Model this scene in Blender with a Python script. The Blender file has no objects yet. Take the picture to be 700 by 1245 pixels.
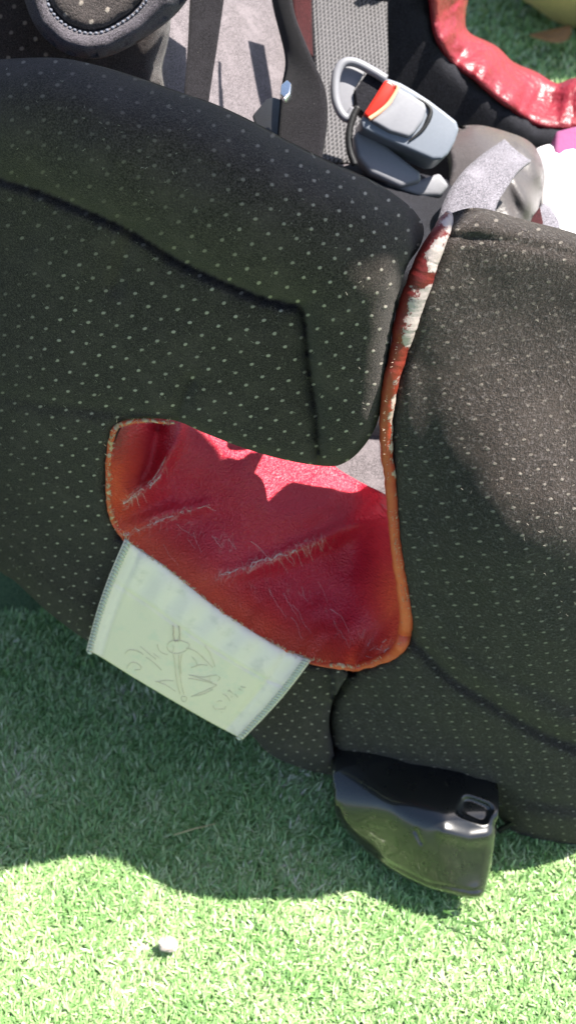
import bpy, bmesh, math, random
import numpy as np
from mathutils import Vector, noise
from mathutils.geometry import delaunay_2d_cdt

random.seed(7)
rng = np.random.default_rng(7)
scene = bpy.context.scene

# ------------------------------------------------------------------ camera
CAM_H, PITCH, FOV = 0.68, math.radians(42), math.radians(52)
TF = math.tan(FOV / 2)
cam_data = bpy.data.cameras.new("camera")
cam_data.sensor_fit = 'VERTICAL'
cam_data.sensor_height = 36.0
cam_data.lens = 18.0 / TF
cam_data.clip_start = 0.01
cam_data.clip_end = 200.0
cam_data.dof.use_dof = True
cam_data.dof.focus_distance = 0.48
cam_data.dof.aperture_fstop = 14.0
cam = bpy.data.objects.new("camera", cam_data)
scene.collection.objects.link(cam)
cam.location = (0, 0, CAM_H)
cam.rotation_euler = (math.pi / 2 - PITCH, 0, 0)
scene.camera = cam

# ------------------------------------------------------------------ sky, sun, exposure
SUN_EL, SUN_AZ = math.radians(63), math.radians(88)      # azimuth from +Y towards +X
S = Vector((math.cos(SUN_EL) * math.sin(SUN_AZ), math.cos(SUN_EL) * math.cos(SUN_AZ), math.sin(SUN_EL)))
world = bpy.data.worlds.new("World")
scene.world = world
world.use_nodes = True
wn = world.node_tree
sky = wn.nodes.new("ShaderNodeTexSky")
sky.sky_type = 'NISHITA'
sky.sun_disc = False
sky.sun_elevation = SUN_EL
sky.sun_rotation = SUN_AZ
sky.air_density = 1.0
sky.dust_density = 1.3
sky.ozone_density = 1.0
bg = wn.nodes["Background"]
bg.inputs["Strength"].default_value = 0.078
wn.links.new(sky.outputs[0], bg.inputs["Color"])
sun_data = bpy.data.lights.new("sun", 'SUN')
sun_data.energy = 5.0
sun_data.angle = math.radians(0.6)
sun_data.color = (1.0, 0.95, 0.87)
sun = bpy.data.objects.new("sun", sun_data)
sun.rotation_euler = S.to_track_quat('Z', 'Y').to_euler()
sun.location = S * 5
scene.collection.objects.link(sun)
vs = scene.view_settings
vs.view_transform = 'Standard'
vs.look = 'None'
vs.gamma = 1.0
vs.use_curve_mapping = False
vs.exposure = 1.5

# ------------------------------------------------------------------ measuring helpers
# The photograph is 700 x 1245; a point is given by the picture position it was measured at and its real
# distance, so that every piece gets its own place in the yard.
SP, CP = math.sin(PITCH), math.cos(PITCH)

def rays(px, py):
    px = np.asarray(px, float); py = np.asarray(py, float)
    a = (px - 350) / 622.5 * TF
    b = (622.5 - py) / 622.5 * TF
    return np.stack([a, CP + b * SP, -SP + b * CP], -1)

CAMP = np.array([0, 0, CAM_H])

def at_Y(px, py, Y):
    d = rays(px, py)
    return CAMP + d * (np.asarray(Y) / d[..., 1])[..., None]

def at_Z(px, py, Z):
    d = rays(px, py)
    return CAMP + d * ((np.asarray(Z) - CAM_H) / d[..., 2])[..., None]

def at_T(px, py, T):
    return CAMP + rays(px, py) * np.asarray(T, float)[..., None]

def tps(ctrl):
    """thin plate spline through (x, y, value)"""
    c = np.array(ctrl, float)
    p = c[:, :2] / 300.0
    n = len(p)
    r = np.linalg.norm(p[:, None] - p[None], axis=-1)
    K = np.where(r > 0, r ** 2 * np.log(np.maximum(r, 1e-9)), 0) + np.eye(n) * 0.004
    Pm = np.hstack([np.ones((n, 1)), p])
    A = np.zeros((n + 3, n + 3))
    A[:n, :n] = K; A[:n, n:] = Pm; A[n:, :n] = Pm.T
    sol = np.linalg.solve(A, np.concatenate([c[:, 2], np.zeros(3)]))
    def f(q):
        q = np.asarray(q, float)[:, :2] / 300.0
        r = np.linalg.norm(q[:, None] - p[None], axis=-1)
        k = np.where(r > 0, r ** 2 * np.log(np.maximum(r, 1e-9)), 0)
        return k @ sol[:n] + sol[n] + q @ sol[n + 1:]
    return f

def pdist(q, line, closed=False):
    """distance to a polyline, and which side (+ = right of travel in picture axes)"""
    q = np.asarray(q, float)[:, :2]
    L = np.array(line, float)
    if closed:
        L = np.vstack([L, L[:1]])
    best = np.full(len(q), 1e9); side = np.zeros(len(q)); along = np.zeros(len(q)); acc = 0.0
    for a, b in zip(L[:-1], L[1:]):
        ab = b - a; l2 = ab @ ab
        if l2 == 0:
            continue
        t = np.clip(((q - a) @ ab) / l2, 0, 1)
        v = q - (a + t[:, None] * ab)
        d = np.linalg.norm(v, axis=1)
        cr = ab[0] * (q[:, 1] - a[1]) - ab[1] * (q[:, 0] - a[0])
        m = d < best
        best[m] = d[m]; side[m] = np.sign(cr[m]); along[m] = acc + t[m] * math.sqrt(l2)
        acc += math.sqrt(l2)
    return best, side, along

def inside(q, poly):
    x, y = q[:, 0], q[:, 1]
    P = np.array(poly, float)
    r = np.zeros(len(q), bool)
    j = len(P) - 1
    for i in range(len(P)):
        xi, yi, xj, yj = *P[i], *P[j]
        c = ((yi > y) != (yj > y)) & (x < (xj - xi) * (y - yi) / (yj - yi + 1e-12) + xi)
        r ^= c
        j = i
    return r

def smooth_line(pts, step, closed=False):
    """Catmull-Rom through the points (any dimension), resampled about every step"""
    P = [np.array(p, float) for p in pts]
    n = len(P)
    out = []
    for i in range(n if closed else n - 1):
        p1, p2 = P[i], P[(i + 1) % n]
        p0 = P[i - 1] if (closed or i > 0) else 2 * p1 - p2
        p3 = P[(i + 2) % n] if (closed or i + 2 < n) else 2 * p2 - p1
        k = max(1, int(round(np.linalg.norm((p2 - p1)[:2]) / step)))
        for s in range(k):
            t = s / k
            out.append(0.5 * ((2 * p1) + (-p0 + p2) * t + (2 * p0 - 5 * p1 + 4 * p2 - p3) * t * t + (-p0 + 3 * p1 - 3 * p2 + p3) * t ** 3))
    if not closed:
        out.append(P[-1])
    return np.array(out)

def vnoise(pts, scale, seed=0.0):
    return np.array([noise.noise(Vector((p[0] * scale + seed, p[1] * scale - seed, (p[2] if len(p) > 2 else 0) * scale))) for p in pts])

# ------------------------------------------------------------------ object helpers
COL = scene.collection

def empty(name, loc, label=None, cat=None, parent=None):
    o = bpy.data.objects.new(name, None)
    COL.objects.link(o)
    o.location = loc
    o.empty_display_size = 0.05
    if parent:
        o.parent = parent
        o.matrix_parent_inverse = parent_world(parent).inverted()
    if label:
        o["label"] = label; o["category"] = cat
    return o

def parent_world(o):
    from mathutils import Matrix
    m = Matrix.Translation(o.location)
    if o.parent:
        m = parent_world(o.parent) @ o.matrix_parent_inverse @ m
    return m

def link(name, me, mat, parent=None, kind=None, label=None, cat=None, group=None):
    o = bpy.data.objects.new(name, me)
    COL.objects.link(o)
    if mat and not me.materials:
        me.materials.append(mat)
    if parent:
        o.parent = parent
        o.matrix_parent_inverse = parent_world(parent).inverted()
    for k, v in (("kind", kind), ("label", label), ("category", cat), ("group", group)):
        if v:
            o[k] = v
    return o

def mesh(name, verts, faces, smooth=True):
    me = bpy.data.meshes.new(name)
    me.from_pydata([tuple(v) for v in verts], [], [tuple(f) for f in faces])
    me.update()
    if smooth:
        me.polygons.foreach_set("use_smooth", [True] * len(me.polygons))
    return me

def attr(me, name, values):
    a = me.attributes.new(name, 'FLOAT', 'POINT')
    a.data.foreach_set("value", np.asarray(values, np.float32))

def uvs(me, uv):
    lay = me.uv_layers.new(name="UVMap")
    idx = np.zeros(len(me.loops), np.int32)
    me.loops.foreach_get("vertex_index", idx)
    lay.data.foreach_set("uv", np.asarray(uv, np.float32)[idx].ravel())

def outward(me):
    bm = bmesh.new(); bm.from_mesh(me)
    bmesh.ops.recalc_face_normals(bm, faces=bm.faces)
    bm.to_mesh(me); bm.free()

class Sheet:
    """A padded panel: outline, a depth through measured points, rounded edges, seams, a real thickness."""
    def __init__(self, poly, ctrl, offset=None, rounds=(), step=6, mode='Y', line_step=6):
        self.poly = smooth_line(poly, line_step, True)
        self.base = tps(ctrl); self.offset = offset; self.rounds = rounds; self.step = step; self.mode = mode

    def depth(self, q):
        q = np.asarray(q, float)
        Y = self.base(q)
        for line, R, dep in self.rounds:
            d, _, _ = pdist(q, line)
            k = np.clip(1 - d / R, 0, 1)
            Y = Y + dep * (1 - np.sqrt(1 - k * k * 0.999))
        if self.offset is not None:
            Y = Y + self.offset(q)
        return Y

    def point(self, q, lift=0.0):
        q = np.asarray(q, float)
        f = {'Y': at_Y, 'Z': at_Z, 'T': at_T}[self.mode]
        return f(q[:, 0], q[:, 1], self.depth(q) + lift)

    def build(self, name, thick=0.05, edge=0.018, R=40, back=(0, 0.93, -0.36), two_sided=True):
        P = self.poly
        n = len(P)
        s = self.step
        gx = np.arange(P[:, 0].min(), P[:, 0].max(), s)
        gy = np.arange(P[:, 1].min(), P[:, 1].max(), s * 0.87)
        G = np.array([(x + (s / 2 if j % 2 else 0), y) for j, y in enumerate(gy) for x in gx])
        G = G[inside(G, P)]
        d, _, _ = pdist(G, P, True)
        G = G[d > s * 0.6]
        Q = np.vstack([P, G])
        res = delaunay_2d_cdt([Vector(p) for p in Q], [(i, (i + 1) % n) for i in range(n)], [], 1, 1e-6)
        Q = np.array([tuple(v) for v in res[0]])
        F = [tuple(f) for f in res[2]]
        d, _, _ = pdist(Q, P, True)
        V = self.point(Q)
        self.nfront = len(V)
        if not two_sided:
            me = mesh(name, V, F)
            self.q = Q; self.V = V
            return me
        k = np.clip(d / R, 0, 1)
        th = edge + (thick - edge) * np.sin(k * math.pi / 2)
        off, self.offset = self.offset, None
        B = self.point(Q) + np.array(back)[None] * th[:, None]      # the back is plain: no seams there
        self.offset = off
        nv = len(V)
        cnt = {}
        for f in F:
            for a, b in zip(f, f[1:] + f[:1]):
                cnt[(a, b)] = cnt.get((a, b), 0) + 1
        be = [e for e in cnt if (e[1], e[0]) not in cnt]
        faces = list(F) + [tuple(nv + i for i in reversed(f)) for f in F] + [(b, a, nv + a, nv + b) for a, b in be]
        allV = np.vstack([V, B])
        me = mesh(name, allV, faces)
        outward(me)
        self.q = np.vstack([Q, Q]); self.V = allV
        return me

def tube(pts, radii, nseg=10, closed=False, caps=True):
    """verts, faces, per-vertex (arc length, angle)"""
    P = np.array(pts, float); n = len(P)
    radii = np.broadcast_to(np.asarray(radii, float), (n,))
    T = np.gradient(P, axis=0)
    T /= np.linalg.norm(T, axis=1)[:, None] + 1e-12
    ref = np.array([0, -0.75, 0.66])
    V, F, uv = [], [], []
    s = 0.0
    for i in range(n):
        if i:
            s += np.linalg.norm(P[i] - P[i - 1])
        a = np.cross(T[i], ref)
        if np.linalg.norm(a) < 1e-4:
            a = np.cross(T[i], [1, 0, 0])
        a /= np.linalg.norm(a)
        b = np.cross(a, T[i])
        for k in range(nseg):
            th = 2 * math.pi * k / nseg
            V.append(P[i] + radii[i] * (a * math.cos(th) + b * math.sin(th)))
            uv.append((s, th))
    for i in range(n - 1):
        for k in range(nseg):
            k2 = (k + 1) % nseg
            F.append((i * nseg + k, i * nseg + k2, (i + 1) * nseg + k2, (i + 1) * nseg + k))
    if caps and nseg > 2:
        F.append(tuple(range(nseg - 1, -1, -1)))
        F.append(tuple((n - 1) * nseg + k for k in range(nseg)))
    return V, F, uv

class Joined:
    def __init__(self): self.V = []; self.F = []; self.A = []
    def add(self, V, F, a=0.0):
        o = len(self.V)
        self.V.extend(V); self.F.extend([tuple(i + o for i in f) for f in F]); self.A.extend([a] * len(V))
    def mesh(self, name, aname=None, smooth=True):
        me = mesh(name, self.V, self.F, smooth)
        if aname:
            attr(me, aname, self.A)
        return me

def backing(o, th):
    """thickness laid on the side away from the viewer"""
    me = o.data
    d = sum(p.normal.dot(Vector(CAMP) - p.center) * p.area for p in me.polygons)
    m = o.modifiers.new("thickness", 'SOLIDIFY'); m.thickness = th; m.offset = -1 if d > 0 else 1

def plane_from(p1, p2, p3):
    n = np.cross(p2 - p1, p3 - p1); n /= np.linalg.norm(n)
    if n[1] > 0:
        n = -n
    return p1, n

def on_plane(px, py, pl, lift=0.0):
    p0, n = pl
    d = rays(px, py)
    t = ((p0 + n * lift - CAMP) @ n) / (d @ n)
    return CAMP + d * t[..., None]

def slab(name, poly, pl, lift, thick, bevel, mat, parent, seg=3, step=None, label=None):
    P = np.array(poly, float) if step is None else smooth_line(poly, step, True)
    V = on_plane(P[:, 0], P[:, 1], pl, lift)
    bm = bmesh.new()
    nv = Vector(pl[1])
    top = [bm.verts.new(v) for v in V]
    bot = [bm.verts.new(Vector(v) - nv * thick) for v in V]
    k = len(top)
    bm.faces.new(top); bm.faces.new(list(reversed(bot)))
    for i in range(k):
        bm.faces.new((top[i], bot[i], bot[(i + 1) % k], top[(i + 1) % k]))
    bmesh.ops.recalc_face_normals(bm, faces=bm.faces)
    if bevel:
        ed = [e for e in bm.edges if len(e.link_faces) == 2 and e.calc_face_angle(0) > 0.6]
        bmesh.ops.bevel(bm, geom=ed, offset=bevel, segments=seg, affect='EDGES', profile=0.6, clamp_overlap=True)
    me = bpy.data.meshes.new(name)
    bm.to_mesh(me); bm.free()
    me.polygons.foreach_set("use_smooth", [True] * len(me.polygons))
    me.set_sharp_from_angle(angle=math.radians(40))
    return link(name, me, mat, parent, label=label)

def ribbon(name, left, right, mat, parent, thick=0.0018, step=10, ncross=8, bow=0.0, label=None):
    """a strap between two measured edges; points are (px, py, t)"""
    n = 40
    def res(l):
        s = smooth_line(l, 4); idx = np.linspace(0, len(s) - 1, n)
        return np.array([[np.interp(i, range(len(s)), s[:, k]) for k in range(3)] for i in idx])
    A, B = res(left), res(right)
    A = at_T(A[:, 0], A[:, 1], A[:, 2]); B = at_T(B[:, 0], B[:, 1], B[:, 2])
    V = []; uv = []
    s = 0
    for i in range(n):
        if i: s += np.linalg.norm((A[i] + B[i]) / 2 - (A[i - 1] + B[i - 1]) / 2)
        for k in range(ncross + 1):
            u = k / ncross
            p = A[i] * (1 - u) + B[i] * u + np.array([0, 1, 0]) * bow * (1 - (2 * u - 1) ** 2)
            V.append(p); uv.append((u * np.linalg.norm(B[i] - A[i]), s))
    V = np.array(V)
    w = ncross + 1
    F = [(i * w + k, i * w + k + 1, (i + 1) * w + k + 1, (i + 1) * w + k) for i in range(n - 1) for k in range(ncross)]
    me = mesh(name, V, F)
    uvs(me, uv)
    o = link(name, me, mat, parent, label=label)
    m = o.modifiers.new("thickness", 'SOLIDIFY'); m.thickness = thick; m.offset = 0
    return o

# ------------------------------------------------------------------ materials
def new_mat(name):
    m = bpy.data.materials.new(name)
    m.use_nodes = True
    nt = m.node_tree
    return m, nt, nt.nodes["Principled BSDF"]

def N(nt, t, **kw):
    n = nt.nodes.new(t)
    for k, v in kw.items():
        if k.startswith("i_"):
            n.inputs[k[2:].replace("_", " ")].default_value = v
        else:
            setattr(n, k, v)
    return n

def math_n(nt, op, a, b=None, c=None, clamp=False):
    n = nt.nodes.new("ShaderNodeMath"); n.operation = op; n.use_clamp = clamp
    for i, v in enumerate((a, b, c)):
        if v is None: continue
        if isinstance(v, (int, float)): n.inputs[i].default_value = v
        else: nt.links.new(v, n.inputs[i])
    return n.outputs[0]

def mixc(nt, fac, a, b):
    n = nt.nodes.new("ShaderNodeMix"); n.data_type = 'RGBA'
    for sock, v in ((n.inputs[0], fac), (n.inputs[6], a), (n.inputs[7], b)):
        if isinstance(v, (int, float)): sock.default_value = v
        elif isinstance(v, tuple): sock.default_value = (*v, 1)
        else: nt.links.new(v, sock)
    return n.outputs[2]

def sstep(nt, v, lo, hi):
    n = nt.nodes.new("ShaderNodeMapRange"); n.interpolation_type = 'SMOOTHSTEP'
    nt.links.new(v, n.inputs[0])
    n.inputs[1].default_value = lo; n.inputs[2].default_value = hi
    return n.outputs[0]

def noise_n(nt, vec, scale, detail=2.0, rough=0.5, dist=0.0):
    n = nt.nodes.new("ShaderNodeTexNoise")
    n.inputs["Scale"].default_value = scale; n.inputs["Detail"].default_value = detail
    n.inputs["Roughness"].default_value = rough; n.inputs["Distortion"].default_value = dist
    if vec is not None: nt.links.new(vec, n.inputs["Vector"])
    return n.outputs["Fac"]

def bump(nt, h, strength, dist, prev=None):
    n = nt.nodes.new("ShaderNodeBump")
    n.inputs["Strength"].default_value = strength; n.inputs["Distance"].default_value = dist
    nt.links.new(h, n.inputs["Height"])
    if prev is not None: nt.links.new(prev, n.inputs["Normal"])
    return n.outputs[0]

def coord(nt, which="Object"):
    return nt.nodes.new("ShaderNodeTexCoord").outputs[which]

def fabric(name, base, rot, spacing=0.0102, dot=0.108, dot_col=(0.43, 0.375, 0.32), dots=True, fuzz=1.0, sheen=0.25, coarse=False):
    m, nt, p = new_mat(name)
    ob = coord(nt, "Object"); uv = coord(nt, "UV")
    n1 = noise_n(nt, ob, 1500, 3, 0.65)
    n2 = noise_n(nt, ob, 60, 3, 0.6)
    n3 = noise_n(nt, ob, 560 if coarse else 820, 4, 0.75)
    sp = sstep(nt, n1, 0.35, 0.75)
    dark = tuple(c * 0.4 for c in base); lite = tuple(min(1, c * 2.2) for c in base)
    col = mixc(nt, sp, dark, lite)
    col = mixc(nt, math_n(nt, 'MULTIPLY', sstep(nt, n2, 0.45, 0.75), 0.45), col, tuple(c * 1.8 for c in base))
    # pale lint caught in the pile
    lint = sstep(nt, noise_n(nt, ob, 900, 1, 0.5), 0.76, 0.82)
    col = mixc(nt, math_n(nt, 'MULTIPLY', lint, 0.35), col, (0.3, 0.28, 0.25))
    hgt = n3
    if coarse:      # pile tips paled: sunlight on the fuzz put into the colour
        col = mixc(nt, math_n(nt, 'MULTIPLY', sstep(nt, n3, 0.54, 0.64), 0.55), col, (0.22, 0.19, 0.182))
    if dots:
        mp = N(nt, "ShaderNodeMapping"); nt.links.new(uv, mp.inputs[0])
        mp.inputs["Rotation"].default_value = (0, 0, rot)
        mp.inputs["Scale"].default_value = (1 / spacing, 1 / spacing, 1)
        wob = N(nt, "ShaderNodeTexNoise"); wob.inputs["Scale"].default_value = 700; nt.links.new(ob, wob.inputs["Vector"])
        vs_ = N(nt, "ShaderNodeVectorMath", operation='MULTIPLY_ADD')
        nt.links.new(wob.outputs["Color"], vs_.inputs[0]); vs_.inputs[1].default_value = (0.09, 0.09, 0); nt.links.new(mp.outputs[0], vs_.inputs[2])
        fr = N(nt, "ShaderNodeVectorMath", operation='FRACTION'); nt.links.new(vs_.outputs[0], fr.inputs[0])
        sb = N(nt, "ShaderNodeVectorMath", operation='SUBTRACT'); nt.links.new(fr.outputs[0], sb.inputs[0]); sb.inputs[1].default_value = (0.5, 0.5, 0)
        mu = N(nt, "ShaderNodeVectorMath", operation='MULTIPLY'); nt.links.new(sb.outputs[0], mu.inputs[0]); mu.inputs[1].default_value = (1, 1.25, 0)
        ln = N(nt, "ShaderNodeVectorMath", operation='LENGTH'); nt.links.new(mu.outputs[0], ln.inputs[0])
        dm = sstep(nt, ln.outputs["Value"], dot * 1.4, dot * 0.6)
        # some dots are worn off
        fl = N(nt, "ShaderNodeVectorMath", operation='FLOOR'); nt.links.new(vs_.outputs[0], fl.inputs[0])
        wnz = N(nt, "ShaderNodeTexWhiteNoise", noise_dimensions='2D'); nt.links.new(fl.outputs[0], wnz.inputs["Vector"])
        worn = math_n(nt, 'MULTIPLY_ADD', wnz.outputs["Value"], 0.35, 0.65)
        at = N(nt, "ShaderNodeAttribute", attribute_name="dotfade")
        keep = math_n(nt, 'SUBTRACT', 1.0, at.outputs["Fac"], clamp=True)
        dm = math_n(nt, 'MULTIPLY', math_n(nt, 'MULTIPLY', dm, worn), keep)
        col = mixc(nt, dm, col, dot_col)
        hgt = math_n(nt, 'ADD', n3, math_n(nt, 'MULTIPLY', dm, 0.35))
    nt.links.new(col, p.inputs["Base Color"])
    p.inputs["Roughness"].default_value = 0.95
    p.inputs["Specular IOR Level"].default_value = 0.15
    p.inputs["Sheen Weight"].default_value = sheen
    p.inputs["Sheen Roughness"].default_value = 0.5
    b1 = bump(nt, hgt, 0.9 * fuzz, 0.0060 if coarse else 0.0016)
    b2 = bump(nt, n1, 0.5 * fuzz, 0.0006, b1)
    nt.links.new(b2, p.inputs["Normal"])
    return m

def plain(name, col, rough=0.5, spec=0.5, metal=0.0, scale=300, var=0.2, bump_d=0.0002, coat=0.0, sub=None):
    m, nt, p = new_mat(name)
    ob = coord(nt)
    n = noise_n(nt, ob, scale, 3, 0.6)
    n2 = noise_n(nt, ob, scale * 0.08, 3, 0.6)
    c = mixc(nt, n, tuple(v * (1 - var) for v in col), tuple(min(1, v * (1 + var)) for v in col))
    c = mixc(nt, math_n(nt, 'MULTIPLY', sstep(nt, n2, 0.5, 0.8), 0.3), c, tuple(v * (1 - 2 * var) for v in col))
    nt.links.new(c, p.inputs["Base Color"])
    r = math_n(nt, 'MULTIPLY_ADD', n2, 0.25, rough - 0.12)
    nt.links.new(r, p.inputs["Roughness"])
    p.inputs["Specular IOR Level"].default_value = spec
    p.inputs["Metallic"].default_value = metal
    p.inputs["Coat Weight"].default_value = coat
    if bump_d:
        nt.links.new(bump(nt, n, 0.6, bump_d), p.inputs["Normal"])
    return m

M_L = fabric("charcoal_dotted_fabric_wing", (0.046, 0.0365, 0.0325), math.radians(-34), fuzz=0.7, spacing=0.0083, dot=0.105, sheen=0.08)
M_R = fabric("charcoal_dotted_fabric_side", (0.046, 0.0345, 0.0285), math.radians(-17), fuzz=1.0, coarse=True, spacing=0.0090, dot=0.105, sheen=0.14)
M_BORDER = fabric("purple_grey_border_fabric", (0.085, 0.075, 0.088), 0, dots=False)
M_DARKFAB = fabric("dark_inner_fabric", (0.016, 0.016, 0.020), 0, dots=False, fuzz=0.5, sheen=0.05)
M_INNERDOT = fabric("brown_dotted_fabric", (0.055, 0.045, 0.043), math.radians(-30), spacing=0.0095, dot=0.13)
M_GREYFAB = fabric("pale_grey_lining_fabric", (0.135, 0.118, 0.126), 0, dots=False, fuzz=0.35, sheen=0.1)
M_PADGREY = fabric("lavender_grey_strap_fabric", (0.165, 0.155, 0.175), 0, dots=False, fuzz=0.5, sheen=0.1)

def vinyl():
    m, nt, p = new_mat("cracked_red_vinyl")
    ob = coord(nt); uv = coord(nt, "UV")
    wear = N(nt, "ShaderNodeAttribute", attribute_name="wear").outputs["Fac"]
    rim = N(nt, "ShaderNodeAttribute", attribute_name="rim").outputs["Fac"]
    n2 = noise_n(nt, ob, 45, 3, 0.6)
    col = mixc(nt, n2, (0.58, 0.014, 0.042), (0.70, 0.026, 0.062))
    col = mixc(nt, math_n(nt, 'MULTIPLY', rim, 0.85), col, (0.80, 0.115, 0.045))
    # hair cracks, running with the folds
    def cracks(sc, stretch, ang, lo, hi):
        mp = N(nt, "ShaderNodeMapping"); nt.links.new(uv, mp.inputs[0])
        mp.inputs["Rotation"].default_value = (0, 0, ang); mp.inputs["Scale"].default_value = (1, stretch, 1)
        wb = N(nt, "ShaderNodeTexNoise"); wb.inputs["Scale"].default_value = sc * 0.9; nt.links.new(uv, wb.inputs["Vector"])
        ad = N(nt, "ShaderNodeVectorMath", operation='MULTIPLY_ADD'); nt.links.new(wb.outputs["Color"], ad.inputs[0])
        ad.inputs[1].default_value = (0.6 / sc, 0.6 / sc, 0); nt.links.new(mp.outputs[0], ad.inputs[2])
        v = N(nt, "ShaderNodeTexVoronoi", feature='DISTANCE_TO_EDGE'); v.inputs["Scale"].default_value = sc
        nt.links.new(ad.outputs[0], v.inputs["Vector"])
        return sstep(nt, v.outputs["Distance"], hi, lo)
    brk = noise_n(nt, uv, 160, 2, 0.6)
    c1 = math_n(nt, 'MULTIPLY', cracks(190, 0.33, math.radians(52), 0.0, 0.05), sstep(nt, math_n(nt, 'ADD', math_n(nt, 'MULTIPLY', wear, 0.75), math_n(nt, 'MULTIPLY', brk, 0.55)), 0.56, 0.80))
    c2 = math_n(nt, 'MULTIPLY', cracks(420, 0.7, math.radians(20), 0.0, 0.10), sstep(nt, math_n(nt, 'ADD', wear, math_n(nt, 'MULTIPLY', brk, 0.5)), 0.95, 1.2))
    ck = math_n(nt, 'MAXIMUM', c1, c2)
    col = mixc(nt, math_n(nt, 'MULTIPLY', ck, 0.45), col, (0.80, 0.52, 0.44))
    nt.links.new(col, p.inputs["Base Color"])
    g = N(nt, "ShaderNodeTexVoronoi", feature='F1'); g.inputs["Scale"].default_value = 900; nt.links.new(uv, g.inputs["Vector"])
    g2 = noise_n(nt, uv, 1600, 2, 0.5)
    b = bump(nt, math_n(nt, 'ADD', g.outputs["Distance"], math_n(nt, 'MULTIPLY', g2, 0.5)), 0.9, 0.0008)
    b = bump(nt, math_n(nt, 'SUBTRACT', 1.0, ck), 0.5, 0.0005, b)
    nt.links.new(b, p.inputs["Normal"])
    nt.links.new(math_n(nt, 'MULTIPLY_ADD', n2, 0.2, 0.30), p.inputs["Roughness"])
    p.inputs["Specular IOR Level"].default_value = 0.75
    return m

def trim_mat():
    m, nt, p = new_mat("peeling_red_trim")
    ob = coord(nt)
    wear = N(nt, "ShaderNodeAttribute", attribute_name="wear").outputs["Fac"]
    low = N(nt, "ShaderNodeAttribute", attribute_name="low").outputs["Fac"]
    n1 = noise_n(nt, ob, 560, 5, 0.7); n2 = noise_n(nt, ob, 110, 3, 0.6)
    mask = sstep(nt, math_n(nt, 'ADD', wear, math_n(nt, 'MULTIPLY', math_n(nt, 'SUBTRACT', n1, 0.5), 0.8)), 0.44, 0.56)
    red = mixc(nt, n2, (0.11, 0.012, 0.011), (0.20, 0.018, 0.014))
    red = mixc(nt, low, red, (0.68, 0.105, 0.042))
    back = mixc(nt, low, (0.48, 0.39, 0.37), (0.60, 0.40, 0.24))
    back = mixc(nt, sstep(nt, n1, 0.5, 0.8), back, (0.45, 0.38, 0.33))
    nt.links.new(mixc(nt, mask, red, back), p.inputs["Base Color"])
    nt.links.new(math_n(nt, 'MULTIPLY_ADD', mask, 0.45, 0.38), p.inputs["Roughness"])
    b = bump(nt, math_n(nt, 'SUBTRACT', n1, mask), 0.6, 0.0007)
    nt.links.new(b, p.inputs["Normal"])
    return m

M_VINYL = vinyl()
M_TRIM = trim_mat()
M_FIBRE = plain("pale_frayed_fibre", (0.66, 0.46, 0.36), 0.8, 0.2, bump_d=0)
M_CRACK = plain("crack_backing_fibre", (0.95, 0.78, 0.72), 0.85, 0.2, bump_d=0)
M_FARVINYL = plain("glossy_red_vinyl", (0.23, 0.012, 0.022), 0.42, 0.6, scale=70, var=0.35, bump_d=0.006)
M_BLACKPL = plain("black_gloss_plastic", (0.012, 0.0122, 0.0122), 0.29, 0.5, scale=900, var=0.2, bump_d=0.00005, coat=0.9)
M_SHELL = plain("black_matt_plastic", (0.016, 0.016, 0.017), 0.5, 0.4, scale=700)
M_SILVER = plain("silver_grey_plastic", (0.18, 0.20, 0.235), 0.38, 0.5, scale=500, var=0.08, bump_d=0.00005)
M_SILVERL = plain("pale_grey_plastic", (0.24, 0.24, 0.262), 0.42, 0.5, scale=500, var=0.08, bump_d=0.00005)
M_METAL = plain("bright_metal", (0.75, 0.75, 0.77), 0.25, 0.5, 1.0, var=0.05)
M_BUTTON = plain("red_button_plastic", (0.62, 0.025, 0.012), 0.3, 0.5, var=0.08, bump_d=0)
M_BUTRIM = plain("pale_orange_button_edge", (0.85, 0.42, 0.25), 0.35, 0.5, var=0.05, bump_d=0)
M_BLACKWEB = fabric("black_webbing", (0.012, 0.011, 0.013), 0, dots=False, fuzz=0.4, sheen=0.04)
M_REDWEB = fabric("dark_red_webbing", (0.035, 0.008, 0.009), 0, dots=False, fuzz=0.4, sheen=0.05)
M_WHITE = plain("white_cloth", (0.80, 0.77, 0.78), 0.9, 0.2, var=0.04)
M_PINK = plain("magenta_cloth", (0.24, 0.07, 0.16), 0.9, 0.2)
M_TAN = plain("tan_cloth", (0.85, 0.60, 0.30), 0.9, 0.2, scale=120)

def webbing():
    m, nt, p = new_mat("grey_woven_webbing")
    uv = coord(nt, "UV")
    w = N(nt, "ShaderNodeTexWave", wave_type='BANDS', bands_direction='DIAGONAL'); w.inputs["Scale"].default_value = 170
    w.inputs["Distortion"].default_value = 1.5; w.inputs["Detail"].default_value = 2; nt.links.new(uv, w.inputs["Vector"])
    w2 = N(nt, "ShaderNodeTexWave", wave_type='BANDS', bands_direction='X'); w2.inputs["Scale"].default_value = 110; w2.inputs["Distortion"].default_value = 0.6
    nt.links.new(uv, w2.inputs["Vector"])
    n = noise_n(nt, uv, 900, 2, 0.6)
    h = math_n(nt, 'MULTIPLY', math_n(nt, 'ADD', w.outputs["Fac"], w2.outputs["Fac"]), math_n(nt, 'ADD', n, 0.3))
    col = mixc(nt, sstep(nt, h, 0.25, 1.3), (0.022, 0.021, 0.022), (0.16, 0.15, 0.155))
    nt.links.new(col, p.inputs["Base Color"]); p.inputs["Roughness"].default_value = 0.6
    nt.links.new(bump(nt, h, 0.8, 0.001), p.inputs["Normal"])
    return m
M_WEB = webbing()

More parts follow.
